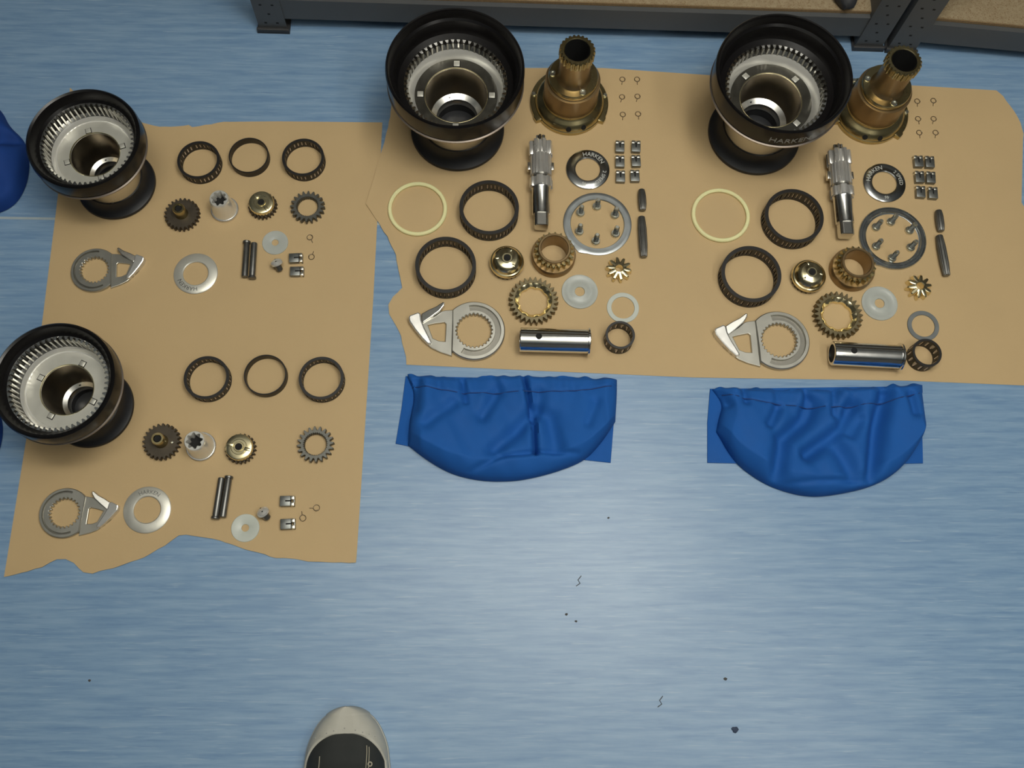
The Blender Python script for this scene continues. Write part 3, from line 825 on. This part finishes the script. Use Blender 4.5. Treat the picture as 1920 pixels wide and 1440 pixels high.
plate_ring(1673, 447, R(-8), 'grooved shiny metal ring around six standing screws, inner kit of the wide sheet', 'plate2', True)

# screws standing on their heads
def screw(px, py, label, group=None):
    t = thing('machine_screw', label, 'screw', spot(px, py, .022), random.random() * 3, group)
    put('screw_head', cached('sc0', lambda: mesh_of(loft([(6.2, 0), (7.2, .8), (7.2, 4), (6.4, 5), (.3, 5)], 24, closed=False, cap=True), 'screw_head', 'zinc')), t)
    def thr():
        rings = [(4, 5.02)]
        z = 6.0
        while z < 25.5: rings += [(4.2, z), (3.5, z + .6)]; z += 1.2
        rings += [(3.4, 26.6), (2.6, 28)]
        return mesh_of(loft(rings, 18, closed=False, cap=True), 'thread', 'zinc', ang=60)
    put('thread', cached('sc1', thr), t)
pos_w = ['topmost', 'upper', 'upper', 'lower', 'lower', 'lowest']
for kit, pts in (('flat grey ring', [(1120, 382), (1089, 394), (1154, 398), (1087, 429), (1155, 433), (1118, 447)]),
                 ('grooved shiny ring', [(1674, 411), (1646, 421), (1709, 427), (1646, 457), (1711, 459), (1676, 479)])):
    sides = ['at the shelving side', 'on the side of the cages', 'on the side of the dark pins', 'on the side of the cages', 'on the side of the dark pins', 'towards the washer']
    for (x, y), pw, sd in zip(pts, pos_w, sides):
        screw(x, y + 1, f'{pw} zinc screw inside the {kit}, {sd}', f'zinc screws inside the {kit}')

# small wire springs
def spring(px, py, rz, label, group):
    def f():
        pts = []
        for k in range(26):
            a = pi * 1.5 + k / 20 * 2 * pi
            pts.append((.0046 * cos(a), .0046 * sin(a) + .003, .0006 + k * .00005))
        pts = [(-.0012, -.0075, .0006), (-.0008, -.0045, .0006)] + pts + [(.0032, .0040, .0018)]
        return mesh_of(tube(bmesh.new(), pts, .00055, 6), 'wire_spring', 'wire')
    simple('wire_spring', cached('spring', f), px, py, 0, label, 'spring', rz, group)
rowname = ['top row', 'middle row', 'bottom row']
def six(fn, pts, what, kit, cols, group):
    for i, (x, y) in enumerate(pts):
        fn(x, y, f'{what}, {rowname[i // 2]} of six by the {kit}, {cols[i % 2]}', group)
six(lambda x, y, l, g: spring(x, y, random.uniform(-.2, .2), l, g), [(1167, 152), (1195, 152), (1166, 185), (1195, 184), (1168, 218), (1197, 217)],
    'tiny wire spring', 'torn-end bronze stem', ['stem side', 'outer side'], 'wire springs beside the torn-end bronze stem')
six(lambda x, y, l, g: spring(x, y, random.uniform(-.2, .2), l, g), [(1720, 193), (1750, 192), (1722, 226), (1750, 226), (1724, 252), (1754, 252)],
    'tiny wire spring', 'stem near the lettered drum', ['stem side', 'outer side'], 'wire springs beside the second bronze stem')
spring(583, 448, .6, 'tiny wire spring beneath the grey ring gear, nearly alone, upper narrow-sheet kit', 'wire springs on the narrow sheet')
spring(585, 479, R(170), 'tiny wire spring beside the dark blocks, upper narrow-sheet kit', 'wire springs on the narrow sheet')
spring(567, 968, R(200), 'tiny wire spring beside the lowest dark block, lower narrow-sheet kit', 'wire springs on the narrow sheet')
spring(590, 953, R(-80), 'tiny wire spring out beyond the other spring, lower narrow-sheet kit', 'wire springs on the narrow sheet')

# pawls
def pawl(px, py, rz, label, group, s=1.0):
    t = thing('steel_pawl', label, 'pawl', spot(px, py, .008), rz, group)
    me = (cached(('pw0', s), lambda: mesh_of(box(bmesh.new(), -7.6 * s, 7.6 * s, -10.5 * s, 5 * s, 0, 8.5 * s, .7), 'pawl_body', 'pawl')),
          cached(('pw1', s), lambda: mesh_of(box(bmesh.new(), -7.6 * s, -1.7 * s, 5.02 * s, 10.5 * s, 0, 8.5 * s, .8), 'pawl_ear', 'pawlear')),
          cached(('pw2', s), lambda: mesh_of(box(bmesh.new(), 1.7 * s, 7.6 * s, 5.02 * s, 10.5 * s, 0, 8.5 * s, .8), 'pawl_ear', 'pawlear')),
          cached(('pw3', s), lambda: mesh_of(box(bmesh.new(), -1.1 * s, 1.1 * s, -2.5 * s, 5.3 * s, 1, 8.7 * s), 'spring_slot', 'hole')),
          cached(('pw4', s), lambda: mesh_of(box(bmesh.new(), -7.7 * s, 7.7 * s, 8.4 * s, 10.8 * s, -.0, 6.0 * s, .5), 'pawl_toe', 'pin')))
    for nm, m_ in zip(('pawl_body', 'pawl_ear', 'pawl_ear', 'spring_slot', 'pawl_toe'), me): put(nm, m_, t)
six(lambda x, y, l, g: pawl(x, y, random.uniform(-.05, .05), l, g), [(1162, 276), (1192, 276), (1162, 304), (1192, 303), (1163, 332), (1190, 331)],
    'dark notched pawl block', 'torn-end washer', ['washer side', 'outer side'], 'pawl blocks by the torn-end washer')
six(lambda x, y, l, g: pawl(x, y, random.uniform(-.05, .05) - .03, l, g), [(1721, 304), (1742, 305), (1723, 333), (1744, 334), (1725, 361), (1748, 363)],
    'dark notched pawl block', 'inner kit washer', ['washer side', 'outer side'], 'pawl blocks by the inner kit washer')
for (x, y), l in zip(((555, 485), (557, 510), (539, 940), (540, 983)),
                     ('upper of two dark pawl blocks beside the nylon washer, upper narrow-sheet kit', 'lower of two dark pawl blocks beside the nylon washer, upper narrow-sheet kit',
                      'upper of two dark pawl blocks beside the loose springs, lower narrow-sheet kit', 'lower of two dark pawl blocks beside the loose springs, lower narrow-sheet kit')):
    pawl(x, y, R(-90) + random.uniform(-.06, .06) + .05, l, 'pawl blocks on the narrow sheet', 1.02)

# headed pins lying in pairs
def headed_pin(px, py, rz, label, flip, mat='pin'):
    t = thing('headed_pin', label, 'pin', spot(px, py, .010), rz + (pi if flip else 0))
    put('shank', cached('hp0', lambda: mesh_of(lay(loft([(3.4, -31), (4.9, -30), (5.0, -29), (5.0, 25), (4.6, 26.5), (4.6, 27.9)], 28, closed=False, cap=True), 6.4), 'shank', 'pin')), t)
    put('pin_head', cached('hp1', lambda: mesh_of(lay(loft([(6.0, 28), (6.4, 28.6), (6.4, 31), (5.6, 31.8)], 28, closed=False, cap=True), 6.4), 'pin_head', 'pin')), t)
headed_pin(461, 487, R(1), 'dark headed pin on the washer side of a touching pair, upper narrow-sheet kit', False)
headed_pin(475, 489, R(1), 'dark headed pin on the nylon-washer side of a touching pair, upper narrow-sheet kit', True)
headed_pin(410, 934, R(-4), 'dark headed pin with its head downward in a touching pair, lower narrow-sheet kit', True)
headed_pin(424, 932, R(-4), 'dark headed pin with its head upward in a touching pair, lower narrow-sheet kit', False)

def dark_pin(px, py, Lm, r, rz, label):
    def f():
        pr_ = [(r * .66, -Lm / 2), (r * .78, -Lm / 2 + 1), (r * .88, -Lm * .37), (r, -Lm * .2), (r, Lm * .2), (r * .88, Lm * .37), (r * .78, Lm / 2 - 1), (r * .66, Lm / 2)]
        tf = lambda q: teeth(14, q * .93, q, .3, .4)
        return mesh_of(lay(loft([(tf(q), z) for q, z in pr_], 140, closed=False, cap=True), r), 'dark_pin', 'pin')
    simple('tapered_pin', f(), px, py, 2 * r * .001, label, 'pin', rz)
dark_pin(1204, 375, 38, 6.8, R(1), 'short dark tapered pin below the pawl blocks, kit by the torn edge')
dark_pin(1205, 444, 72, 7.2, R(1), 'long dark tapered pin beside the flat grey ring')
dark_pin(1762, 414, 38, 6.8, R(0), 'short dark tapered pin below the pawl blocks, inner kit of the wide sheet')
dark_pin(1768, 479, 72, 7.2, R(3), 'long dark tapered pin beside the grooved shiny ring')

# small slotted chrome screws
def knob_screw(px, py, rz, label):
    t = thing('slotted_screw', label, 'screw', spot(px, py, .01), rz)
    mt = Matrix.Translation((0, 0, .0118)) @ Matrix.Rotation(R(42), 4, 'X') @ Matrix.Scale(1.3, 4)
    put('screw_head', mesh_of(loft([(7.2, 0), (7.4, 1), (7.0, 3.2), (5, 4.8), (2.4, 5.4)], 32, closed=False, cap=True, mtx=mt), 'screw_head', 'brightmetal'), t)
    put('shank', mesh_of(loft([(3.6, -9), (4.2, -8.4), (4.2, -.05)], 24, closed=False, cap=True, mtx=mt), 'shank', 'pin'), t)
    bm = bmesh.new(); box(bm, -.7, .7, -4.6, 4.6, 4.2, 5.3); bmesh.ops.transform(bm, matrix=mt, verts=bm.verts)
    put('drive_slot', mesh_of(bm, 'drive_slot', 'hole', smooth=False), t)
knob_screw(521, 498, R(205), 'small shiny slotted screw below the translucent washer, upper narrow-sheet kit')
knob_screw(496, 963, R(215), 'small shiny slotted screw beside the milky washer, lower narrow-sheet kit')

# ------------------------------------------------------------------ main shafts
def shaft(px, py, rz, label):
    t = thing('main_shaft', label, 'shaft', spot(px, py, .034), rz)
    r0 = 20.0
    def part(nm, rings, n, mat, cl=False):
        return put(nm, cached(('shaft', nm), lambda: mesh_of(lay(loft(rings, n, closed=cl, cap=not cl), r0), nm, mat)), t)
    lob = teeth(8, 15.6, 20.2, .3, .34)
    spl = teeth(20, 17.2, 18.0, .3, .5)
    key = teeth(6, 16.4, 19.4, .3, .5)
    nub = teeth(6, 6.6, 8.6, .3, .3)
    part('tip', [(off(nub, -.6), 83), (nub, 82.4), (nub, 70.2)][::-1], 60, 'chrome')
    part('lobed_gear', [(off(lob, -1), 45.1), (lob, 46), (lob, 69), (off(lob, -1), 70)], 160, 'sleeve')
    part('splined_body', [(17.6, 8), (spl, 8.4), (spl, 43), (off(spl, -.8), 45)], 180, 'sleeve')
    part('groove', [(14.6, 3.0), (14.6, 7.95)], 48, 'steel')
    part('keyed_collar', [(off(key, -.8), -14), (key, -13), (key, 2), (off(key, -.8), 2.95)], 120, 'sleeve')
    part('journal', [(13.8, -62), (14.6, -61), (15.0, -16), (16.0, -14.05)], 96, 'shaftsteel')
    sq = lambda a: min(13.4, 11.2 / max(abs(cos(a)), abs(sin(a))))
    part('square_end', [(off(sq, -1), -84), (sq, -83), (sq, -62.05)], 96, 'steel')
    for sg in (-1, 1):
        put('drive_dog', cached(('dog', sg), lambda: mesh_of(box(bmesh.new(), sg * 19.5 - 2.6, sg * 19.5 + 2.6, 20, 34, 12, 22, 1.2), 'drive_dog', 'steel')), t)
shaft(1014, 341, R(0), 'steel splined main shaft between a big cage and a washer, kit by the torn edge')
shaft(1577, 358, R(-.5), 'steel splined main shaft between a big cage and a washer, inner wide-sheet kit')

# steel tubes with a flange
def tube_pin(px, py, rz, label):
    t = thing('steel_tube', label, 'tube', spot(px, py, .038), rz - pi / 2)
    L0, L1, r = -55, 51, 19.0
    def body():
        return mesh_of(lay(loft([(14.5, L0), (18.2, L0), (r, L0 + 1), (r, L1), (14.5, L1)], 96), 22.2), 'tube', 'chrome')
    tb = put('tube', cached('tp0', body), t)
    put('flange', cached('tp1', lambda: mesh_of(lay(loft([(14.5, L1 + .05), (20, L1 + .05), (22, L1 + .8), (22, L1 + 3.2), (21, L1 + 4), (14.5, L1 + 4)], 96), 22.2), 'flange', 'chrome')), t)
    put('tube_bore', cached('tp2', lambda: mesh_of(lay(loft([(14.45, L0 + 3), (14.45, L1), (.3, L1), (.3, L0 + 3)], 48), 22.2), 'tube_bore', 'hole')), tb)
    bm = loft([(5, -1.2), (5, .25), (.2, .25), (.2, -1.2)], 28)
    for v_ in bm.verts:
        v_.co.z += .0222 + math.sqrt(max(0, .019 ** 2 - v_.co.x ** 2)); v_.co.y += -.026
    put('cross_hole', cached('tp3', lambda: mesh_of(bm, 'cross_hole', 'hole')), tb)
tube_pin(1040, 640, R(-1), 'polished steel tube with an end flange, lying at the torn-end kit')
tube_pin(1623, 667, R(-2.5), 'polished steel tube with an end flange, lying at the inner wide-sheet kit')

# ------------------------------------------------------------------ blue canvas bags
def polyline(pts, t):
    seg = [(pts[i + 1] - pts[i]).length for i in range(len(pts) - 1)]
    T = t * sum(seg)
    for i, s in enumerate(seg):
        if T <= s or i == len(seg) - 1: return pts[i].lerp(pts[i + 1], min(1, T / s if s else 0))
        T -= s
def smooth(pts, n=3):
    for _ in range(n):
        out = [pts[0]]
        for i in range(len(pts) - 1):
            out += [pts[i].lerp(pts[i + 1], .25), pts[i].lerp(pts[i + 1], .75)]
        pts = out + [pts[-1]]
    return pts
def dist_poly(x, y, pl):
    best = 9
    for i in range(len(pl) - 1):
        ax, ay, bx, by = pl[i].x, pl[i].y, pl[i + 1].x, pl[i + 1].y
        dx, dy = bx - ax, by - ay; l2 = dx * dx + dy * dy or 1e-9
        t = max(0, min(1, ((x - ax) * dx + (y - ay) * dy) / l2))
        best = min(best, hypot(x - ax - t * dx, y - ay - t * dy))
    return best
def bag(label, top, bottom, left, right, panel, folds, seams, mat, H=.038, hem=True, conv=None, group=None, seed=0):
    cv = conv or (lambda p: at(p[0], p[1], .008))
    T, B_, Lf, Rt = ([cv(p) for p in q] for q in (top, bottom, left, right))
    c = (T[0] + T[-1] + B_[0] + B_[-1]) / 4; c.z = 0
    t = thing('canvas_bag', label, 'bag', c, 0, group)
    T, B_, Lf, Rt = smooth(T, 2), smooth(B_, 3), smooth(Lf, 2), smooth(Rt, 2)
    FD = [([cv(p) for p in pl_], d, w_) for pl_, d, w_ in folds]
    NU, NV = 110, 64
    def P(u, v):
        tu, bu = polyline(T, u), polyline(B_, u); lv, rv = polyline(Lf, v), polyline(Rt, v)
        return (1 - v) * tu + v * bu + (1 - u) * lv + u * rv - ((1 - u) * (1 - v) * T[0] + u * (1 - v) * T[-1] + (1 - u) * v * B_[0] + u * v * B_[-1])
    def height(u, v, p):
        e = min(1, min(u, 1 - u) / .07); eb = min(1, (1 - v) / .16); et = min(1, v / .05)
        puff = (e ** .5) * (max(0, eb) ** .5) * (.55 + .45 * et)
        z = .006 + H * puff * (.32 + .68 * v ** .8)
        nz = noise.noise(Vector((p.x * 16 + p.y * 9 + seed, p.y * 5, seed))) * .009 + noise.noise(Vector((p.x * 45 + p.y * 20, p.y * 12, seed + 3))) * .0036
        z += nz * puff
        if hem and v < .19:
            g_ = noise.noise(Vector((u * 26 + seed, v * 2, 1.5)))
            z += .0035 * g_ * (1 - v / .19 * .5) + .001
            if v > .165: z -= .0015
        if hem and v < .6:                                   # gathers running down from the elastic hem
            z += .0042 * puff * noise.noise(Vector((u * 19 + seed * 2 + v * 2.5, v * 1.2, 4.5))) * (1 - v / .6)
        for pl_, d, w_ in FD:
            q = dist_poly(p.x, p.y, pl_)
            if q < 3 * w_: z -= 1.45 * d * exp(-(q / w_) ** 2) * max(.35, puff)
        return max(.0035, z)
    bm = bmesh.new(); up = []; lo = []
    for j in range(NV + 1):
        for i in range(NU + 1):
            u, v = i / NU, j / NV
            p = P(u, v)
            if j == 0: p = p + Vector((0, noise.noise(Vector((u * 22, seed, 0))) * .004, 0))
            up.append(bm.verts.new((p.x - c.x, p.y - c.y, height(u, v, p))))
            lo.append(bm.verts.new((p.x - c.x, p.y - c.y, .0025)))
    W = NU + 1
    for j in range(NV):
        for i in range(NU):
            a_ = j * W + i
            bm.faces.new((up[a_], up[a_ + 1], up[a_ + W + 1], up[a_ + W])); bm.faces.new((lo[a_], lo[a_ + W], lo[a_ + W + 1], lo[a_ + 1]))
    ring = [i for i in range(W)] + [j * W + NU for j in range(1, NV + 1)] + [NV * W + i for i in range(NU - 1, -1, -1)] + [j * W for j in range(NV - 1, 0, -1)]
    for k in range(len(ring)):
        a_, b_ = ring[k], ring[(k + 1) % len(ring)]
        bm.faces.new((lo[a_], lo[b_], up[b_], up[a_]))
    po = put('pouch', mesh_of(bm, 'pouch', mat, ang=60), t)
    if panel:
        PP = [cv(p) for p in panel]
        pm_ = prism([((p.x - c.x) * 1000, (p.y - c.y) * 1000) for p in PP], .3, 2.3, bev=.5)
        put('back_panel', mesh_of(pm_, 'back_panel', mat, ang=40), t)
    for s in seams:
        pts = []
        for (u0, v0), (u1, v1) in zip(s[:-1], s[1:]):
            for k in range(14):
                u, v = u0 + (u1 - u0) * k / 14, v0 + (v1 - v0) * k / 14
                p = P(u, v); pts.append((p.x - c.x, p.y - c.y, height(u, v, p) + .0006))
        put('stitched_seam', mesh_of(tube(bmesh.new(), pts, .0009, 6), 'stitched_seam', mbs), po)
    return t
bag('blue canvas bag with a sharp crease down its middle, below the torn-end kit',
    [(764, 704), (800, 706), (860, 710), (900, 706), (945, 706), (982, 704), (1030, 708), (1080, 709), (1157, 711)],
    [(765, 834), (800, 862), (845, 888), (900, 901), (960, 902), (1010, 893), (1060, 878), (1100, 860), (1130, 826), (1153, 790)],
    [(764, 704), (778, 738), (768, 785), (765, 834)], [(1157, 711), (1157, 740), (1154, 790)],
    [(760, 703), (1157, 711), (1152, 790), (1146, 866), (1090, 860), (950, 850), (800, 842), (741, 830), (752, 765)],
    [([(982, 705), (992, 760), (1000, 800), (1003, 853)], .013, .004), ([(1003, 775), (965, 815), (925, 850)], .010, .012), ([(935, 735), (905, 785)], .007, .010),
     ([(868, 715), (873, 757)], .006, .005), ([(1030, 790), (1040, 845)], .010, .014), ([(850, 760), (800, 800)], .006, .010), ([(1010, 740), (1005, 780)], .006, .01),
     ([(1003, 853), (940, 862), (880, 890)], .005, .004), ([(1003, 853), (1080, 856)], .004, .004), ([(1115, 760), (1100, 800)], .004, .008), ([(780, 720), (775, 770)], .01, .008)],
    [[(0.0, .18), (.5, .18), (1, .2)]], mb, seed=1.3)
bag('blue canvas bag with smooth slanting folds, below the inner wide-sheet kit',
    [(1336, 728), (1400, 730), (1450, 732), (1490, 731), (1540, 732), (1600, 730), (1680, 726), (1710, 722), (1730, 723)],
    [(1344, 808), (1375, 862), (1410, 891), (1450, 914), (1510, 931), (1560, 929), (1640, 912), (1690, 880), (1715, 842), (1731, 802)],
    [(1336, 728), (1357, 757), (1349, 782), (1344, 808)], [(1730, 723), (1731, 760), (1731, 802)],
    [(1333, 727), (1730, 722), (1734, 867), (1690, 868), (1550, 864), (1380, 867), (1328, 866), (1328, 790)],
    [([(1520, 760), (1505, 790), (1460, 830), (1448, 900)], .015, .013), ([(1592, 765), (1570, 810), (1505, 858)], .014, .012), ([(1655, 745), (1640, 800), (1625, 896)], .017, .012),
     ([(1453, 770), (1438, 800)], .008, .008), ([(1565, 850), (1590, 895)], .012, .016), ([(1392, 735), (1394, 758)], .007, .006), ([(1610, 790), (1590, 820)], .006, .008),
     ([(1455, 913), (1530, 906), (1640, 905)], .004, .004), ([(1508, 735), (1515, 760)], .006, .006), ([(1562, 735), (1560, 780)], .008, .007), ([(1700, 745), (1705, 780)], .007, .008), ([(1345, 740), (1362, 762)], .010, .006)],
    [[(0.02, .18), (.5, .18), (1, .2)]], mb, seed=4.7)
# two darker bags at the far side of the narrow sheet, mostly beyond the camera's view
def shifted(dx, dy, k=1.0):
    return lambda p: at(p[0] + dx, p[1] + dy, .008)
bag('dark blue canvas bag on the bare floor beside the upper narrow-sheet drum',
    [(-260, 430), (-270, 330), (-250, 200)], [(-20, 402), (25, 385), (48, 345), (54, 300), (46, 262), (15, 235), (2, 205), (-30, 180)],
    [(-260, 430), (-120, 425), (-20, 402)], [(-250, 200), (-140, 178), (-30, 180)], None,
    [([(-60, 290), (0, 280), (30, 275)], .022, .014), ([(-10, 240), (20, 262), (40, 270)], .010, .010), ([(-40, 350), (10, 365)], .010, .014)], [], mb2, .055, False, seed=8.1)
bag('dark blue canvas bag peeking past the lower narrow-sheet drum',
    [(-330, 960), (-330, 820), (-320, 700)], [(-80, 930), (-20, 890), (1, 830), (3, 790), (-12, 740), (-60, 700)],
    [(-330, 960), (-200, 955), (-80, 930)], [(-320, 700), (-200, 690), (-60, 700)], None,
    [([(-60, 800), (0, 810)], .012, .014)], [], mb2, .05, False, seed=9.4)

# ------------------------------------------------------------------ shoe
def shoe():
    toe, back = at(652, 1330, .012), at(668, 1460, .02)
    p = at(652, 1326, 0.012); p.z = 0
    ang = R(1.5)
    t = thing('sneaker', 'dark canvas sneaker with a pale rubber toe, on the bare blue floor', 'shoe', p, ang)
    LEN = .285
    def halfw(s):                                   # s metres from the toe
        x = max(0, s) / LEN
        base = .052 * min(1, math.sqrt(max(0, 1 - (1 - min(1, x / .22)) ** 2)))
        base *= 1 + .12 * min(1, max(0, (x - .12) / .2)) - .22 * max(0, min(1, (x - .38) / .25))
        return base * math.sqrt(max(0, 1 - max(0, (x - .93) / .075) ** 2))
    def top(s):
        x = s / LEN
        return .030 + .028 * min(1, x / .28) + .045 * max(0, min(1, (x - .25) / .45))
    NS, NP = 60, 40
    def grid(s0, s1, f0, f1, nm, mat, outs, zfun=None):
        bm = bmesh.new(); rows = []
        for i in range(NS + 1):
            k = i / NS; s = s0 + (s1 - s0) * k ** 1.6
            row = []
            for j in range(NP + 1):
                ph = f0(s) + (f1(s) - f0(s)) * j / NP
                w_, h_ = halfw(s) + outs, top(s) + outs
                se = .72
                cx = abs(cos(ph)) ** se * (1 if cos(ph) >= 0 else -1)
                z = h_ * abs(sin(ph)) ** .85
                row.append(bm.verts.new((w_ * cx, -s + (outs if s < .002 else 0), max(.001, z))))
            rows.append(row)
        for i in range(NS):
            for j in range(NP):
                try: bm.faces.new((rows[i][j], rows[i][j + 1], rows[i + 1][j + 1], rows[i + 1][j]))
                except ValueError: pass
        bmesh.ops.remove_doubles(bm, verts=bm.verts, dist=.0002)
        return put(nm, mesh_of(bm, nm, mat, ang=60), t)
    up = grid(.0, LEN, lambda s: 0, lambda s: pi, 'upper', 'canvas', 0)
    # toe cap: pale rubber wrapped over the front and along both sides
    capl = lambda s: max(.36, min(pi / 2, pi / 2 - math.sqrt(max(0, s - .034)) * 6.2))
    bm = bmesh.new(); NC = 220
    for side in (0, 1):
        rows = []
        for i in range(NC + 1):
            s = LEN * (i / NC) ** 1.6
            e = capl(s)
            row = []
            for j in range(13):
                ph = e * j / 12
                if side: ph = pi - ph
                o_ = .0022 if j < 12 else .0
                w_, h_ = halfw(s) + o_, top(s) + o_
                cx = abs(cos(ph)) ** .72 * (1 if cos(ph) >= 0 else -1)
                row.append(bm.verts.new((w_ * cx, -s + .0015 * (1 if s < .01 else 0), max(.0005, h_ * sin(ph) ** .85))))
            rows.append(row)
        for i in range(NC):
            for j in range(12):
                bm.faces.new((rows[i][j], rows[i][j + 1], rows[i + 1][j + 1], rows[i + 1][j]))
    bmesh.ops.remove_doubles(bm, verts=bm.verts, dist=.0004)
    tc_ = put('rubber_toe', mesh_of(bm, 'rubber_toe', 'rubber', ang=60), t); tc_['label'] = 'pale worn rubber toe and side band'
    def surf(s, ph, o_=.003):
        w_, h_ = halfw(s) + o_, top(s) + o_
        return Vector((w_ * abs(cos(ph)) ** .72 * (1 if cos(ph) >= 0 else -1), -s, h_ * sin(ph) ** .85))
    # sole
    bm = bmesh.new(); pts = []
    for i in range(41): s = LEN * i / 40; pts.append((-(halfw(s) + .003) * 1000, -s * 1000))
    for i in range(40, -1, -1): s = LEN * i / 40; pts.append(((halfw(s) + .003) * 1000, -s * 1000 + .01))
    prism(pts[:41] + pts[42:-1], 0, 9, bm=bm, bev=1)
    put('sole', mesh_of(bm, 'sole', 'rubber'), t)
    for k in range(9):                              # punched dots along the cap edge
        ph = pi * (.24 + .52 * k / 8); s = .027 + .012 * abs(k - 4) / 4
        q = surf(s, ph, .0024)
        bm = bmesh.new(); loft([(.9, 0), (.9, .25), (.1, .25), (.1, 0)], 10, bm)
        put('punched_dot', mesh_of(bm, 'punched_dot', 'pin'), tc_, q)
    for ph, s0 in ((R(118), .062), (R(62), .050), (R(58), .052)):
        pts = [surf(s0 + .004 * k, ph + .006 * k * (1 if ph > pi / 2 else -1) * -1, .0006) for k in range(20)]
        put('stitch_line', mesh_of(tube(bmesh.new(), pts, .0006, 6), 'stitch_line', 'thread'), up)
    # laces and eyelets higher up the vamp
    for k in range(4):
        s = .0735 + .022 * k
        if k:
            pts = [surf(s + .002 * sin(j), R(52 + 76 * j / 12), .002) for j in range(13)]
            put('lace', mesh_of(tube(bmesh.new(), pts, .0028, 8), 'lace', 'canvas'), up)
        for ph in ((R(58), R(130)) if k else (R(58),)):
            c_ = surf(s, ph, .0014)
            bm = bmesh.new(); loft([(1.8, 0), (3.4, 0), (3.4, 1), (1.8, 1)], 16, bm)
            put('eyelet', mesh_of(bm, 'eyelet', 'thread'), up, c_)
    # ankle opening
    bm = bmesh.new()
    mt = Matrix.Translation((0, -.215, .1035)) @ Matrix.Diagonal((.8, 1.3, 1, 1))
    loft([(24, -6), (30, -6), (31, 0), (27.5, 2.5), (24, 0)], 40, bm, mtx=mt)
    put('ankle_collar', mesh_of(bm, 'ankle_collar', 'canvas'), up)
    bm = bmesh.new(); loft([(24, -.5), (.3, -.5), (.3, -4), (24, -4)], 40, bm, mtx=mt)
    put('shoe_opening', mesh_of(bm, 'shoe_opening', 'hole'), up)
shoe()

# ------------------------------------------------------------------ specks on the floor
def chip(px, py, r, mat, label, long=False):
    bm = bmesh.new()
    p = at(px, py, 0)
    if long:
        tube(bm, [(-.004, -.007, .0007), (.002, -.003, .0009), (-.001, .002, .0008), (.004, .008, .0007)], .0006, 6)
    else:
        bmesh.ops.create_icosphere(bm, subdivisions=2, radius=1)
        for v_ in bm.verts:
            k = 1 + .4 * noise.noise(v_.co * 1.7 + Vector((px, py, 0)))
            v_.co = Vector((v_.co.x * r * k * 1.2, v_.co.y * r * k, (v_.co.z * .35 + .33) * r * .8))
    o = put('fibre_scrap' if long else 'dirt_chip', mesh_of(bm, 'chip', mat), None, (p.x, p.y, 0))
    tag(o, label, 'debris', None)
chip(1378, 1368, .0042, 'dirt', 'largest dark blue dirt chip on the bare floor, low in the open area')
chip(1360, 1273, .0022, 'fibre', 'tiny black dirt chip on the bare floor above the largest chip')
chip(1085, 1090, .003, 'fibre', 'thin dark fibre scrap on the floor below the creased bag', True)
chip(1062, 1152, .0018, 'fibre', 'tiny dark dirt chip on the floor below the fibre scrap')
chip(168, 1276, .0016, 'fibre', 'tiny dark dirt chip on the floor below the narrow sheet')
chip(1080, 1165, .0016, 'fibre', 'tiny brownish dirt chip on the floor just below another small chip')
chip(1238, 1316, .0024, 'fibre', 'dark fibre scrap on the floor between the shoe and the largest chip', True)
chip(1141, 971, .0014, 'fibre', 'tiny dark dirt chip on the floor between the two canvas bags')
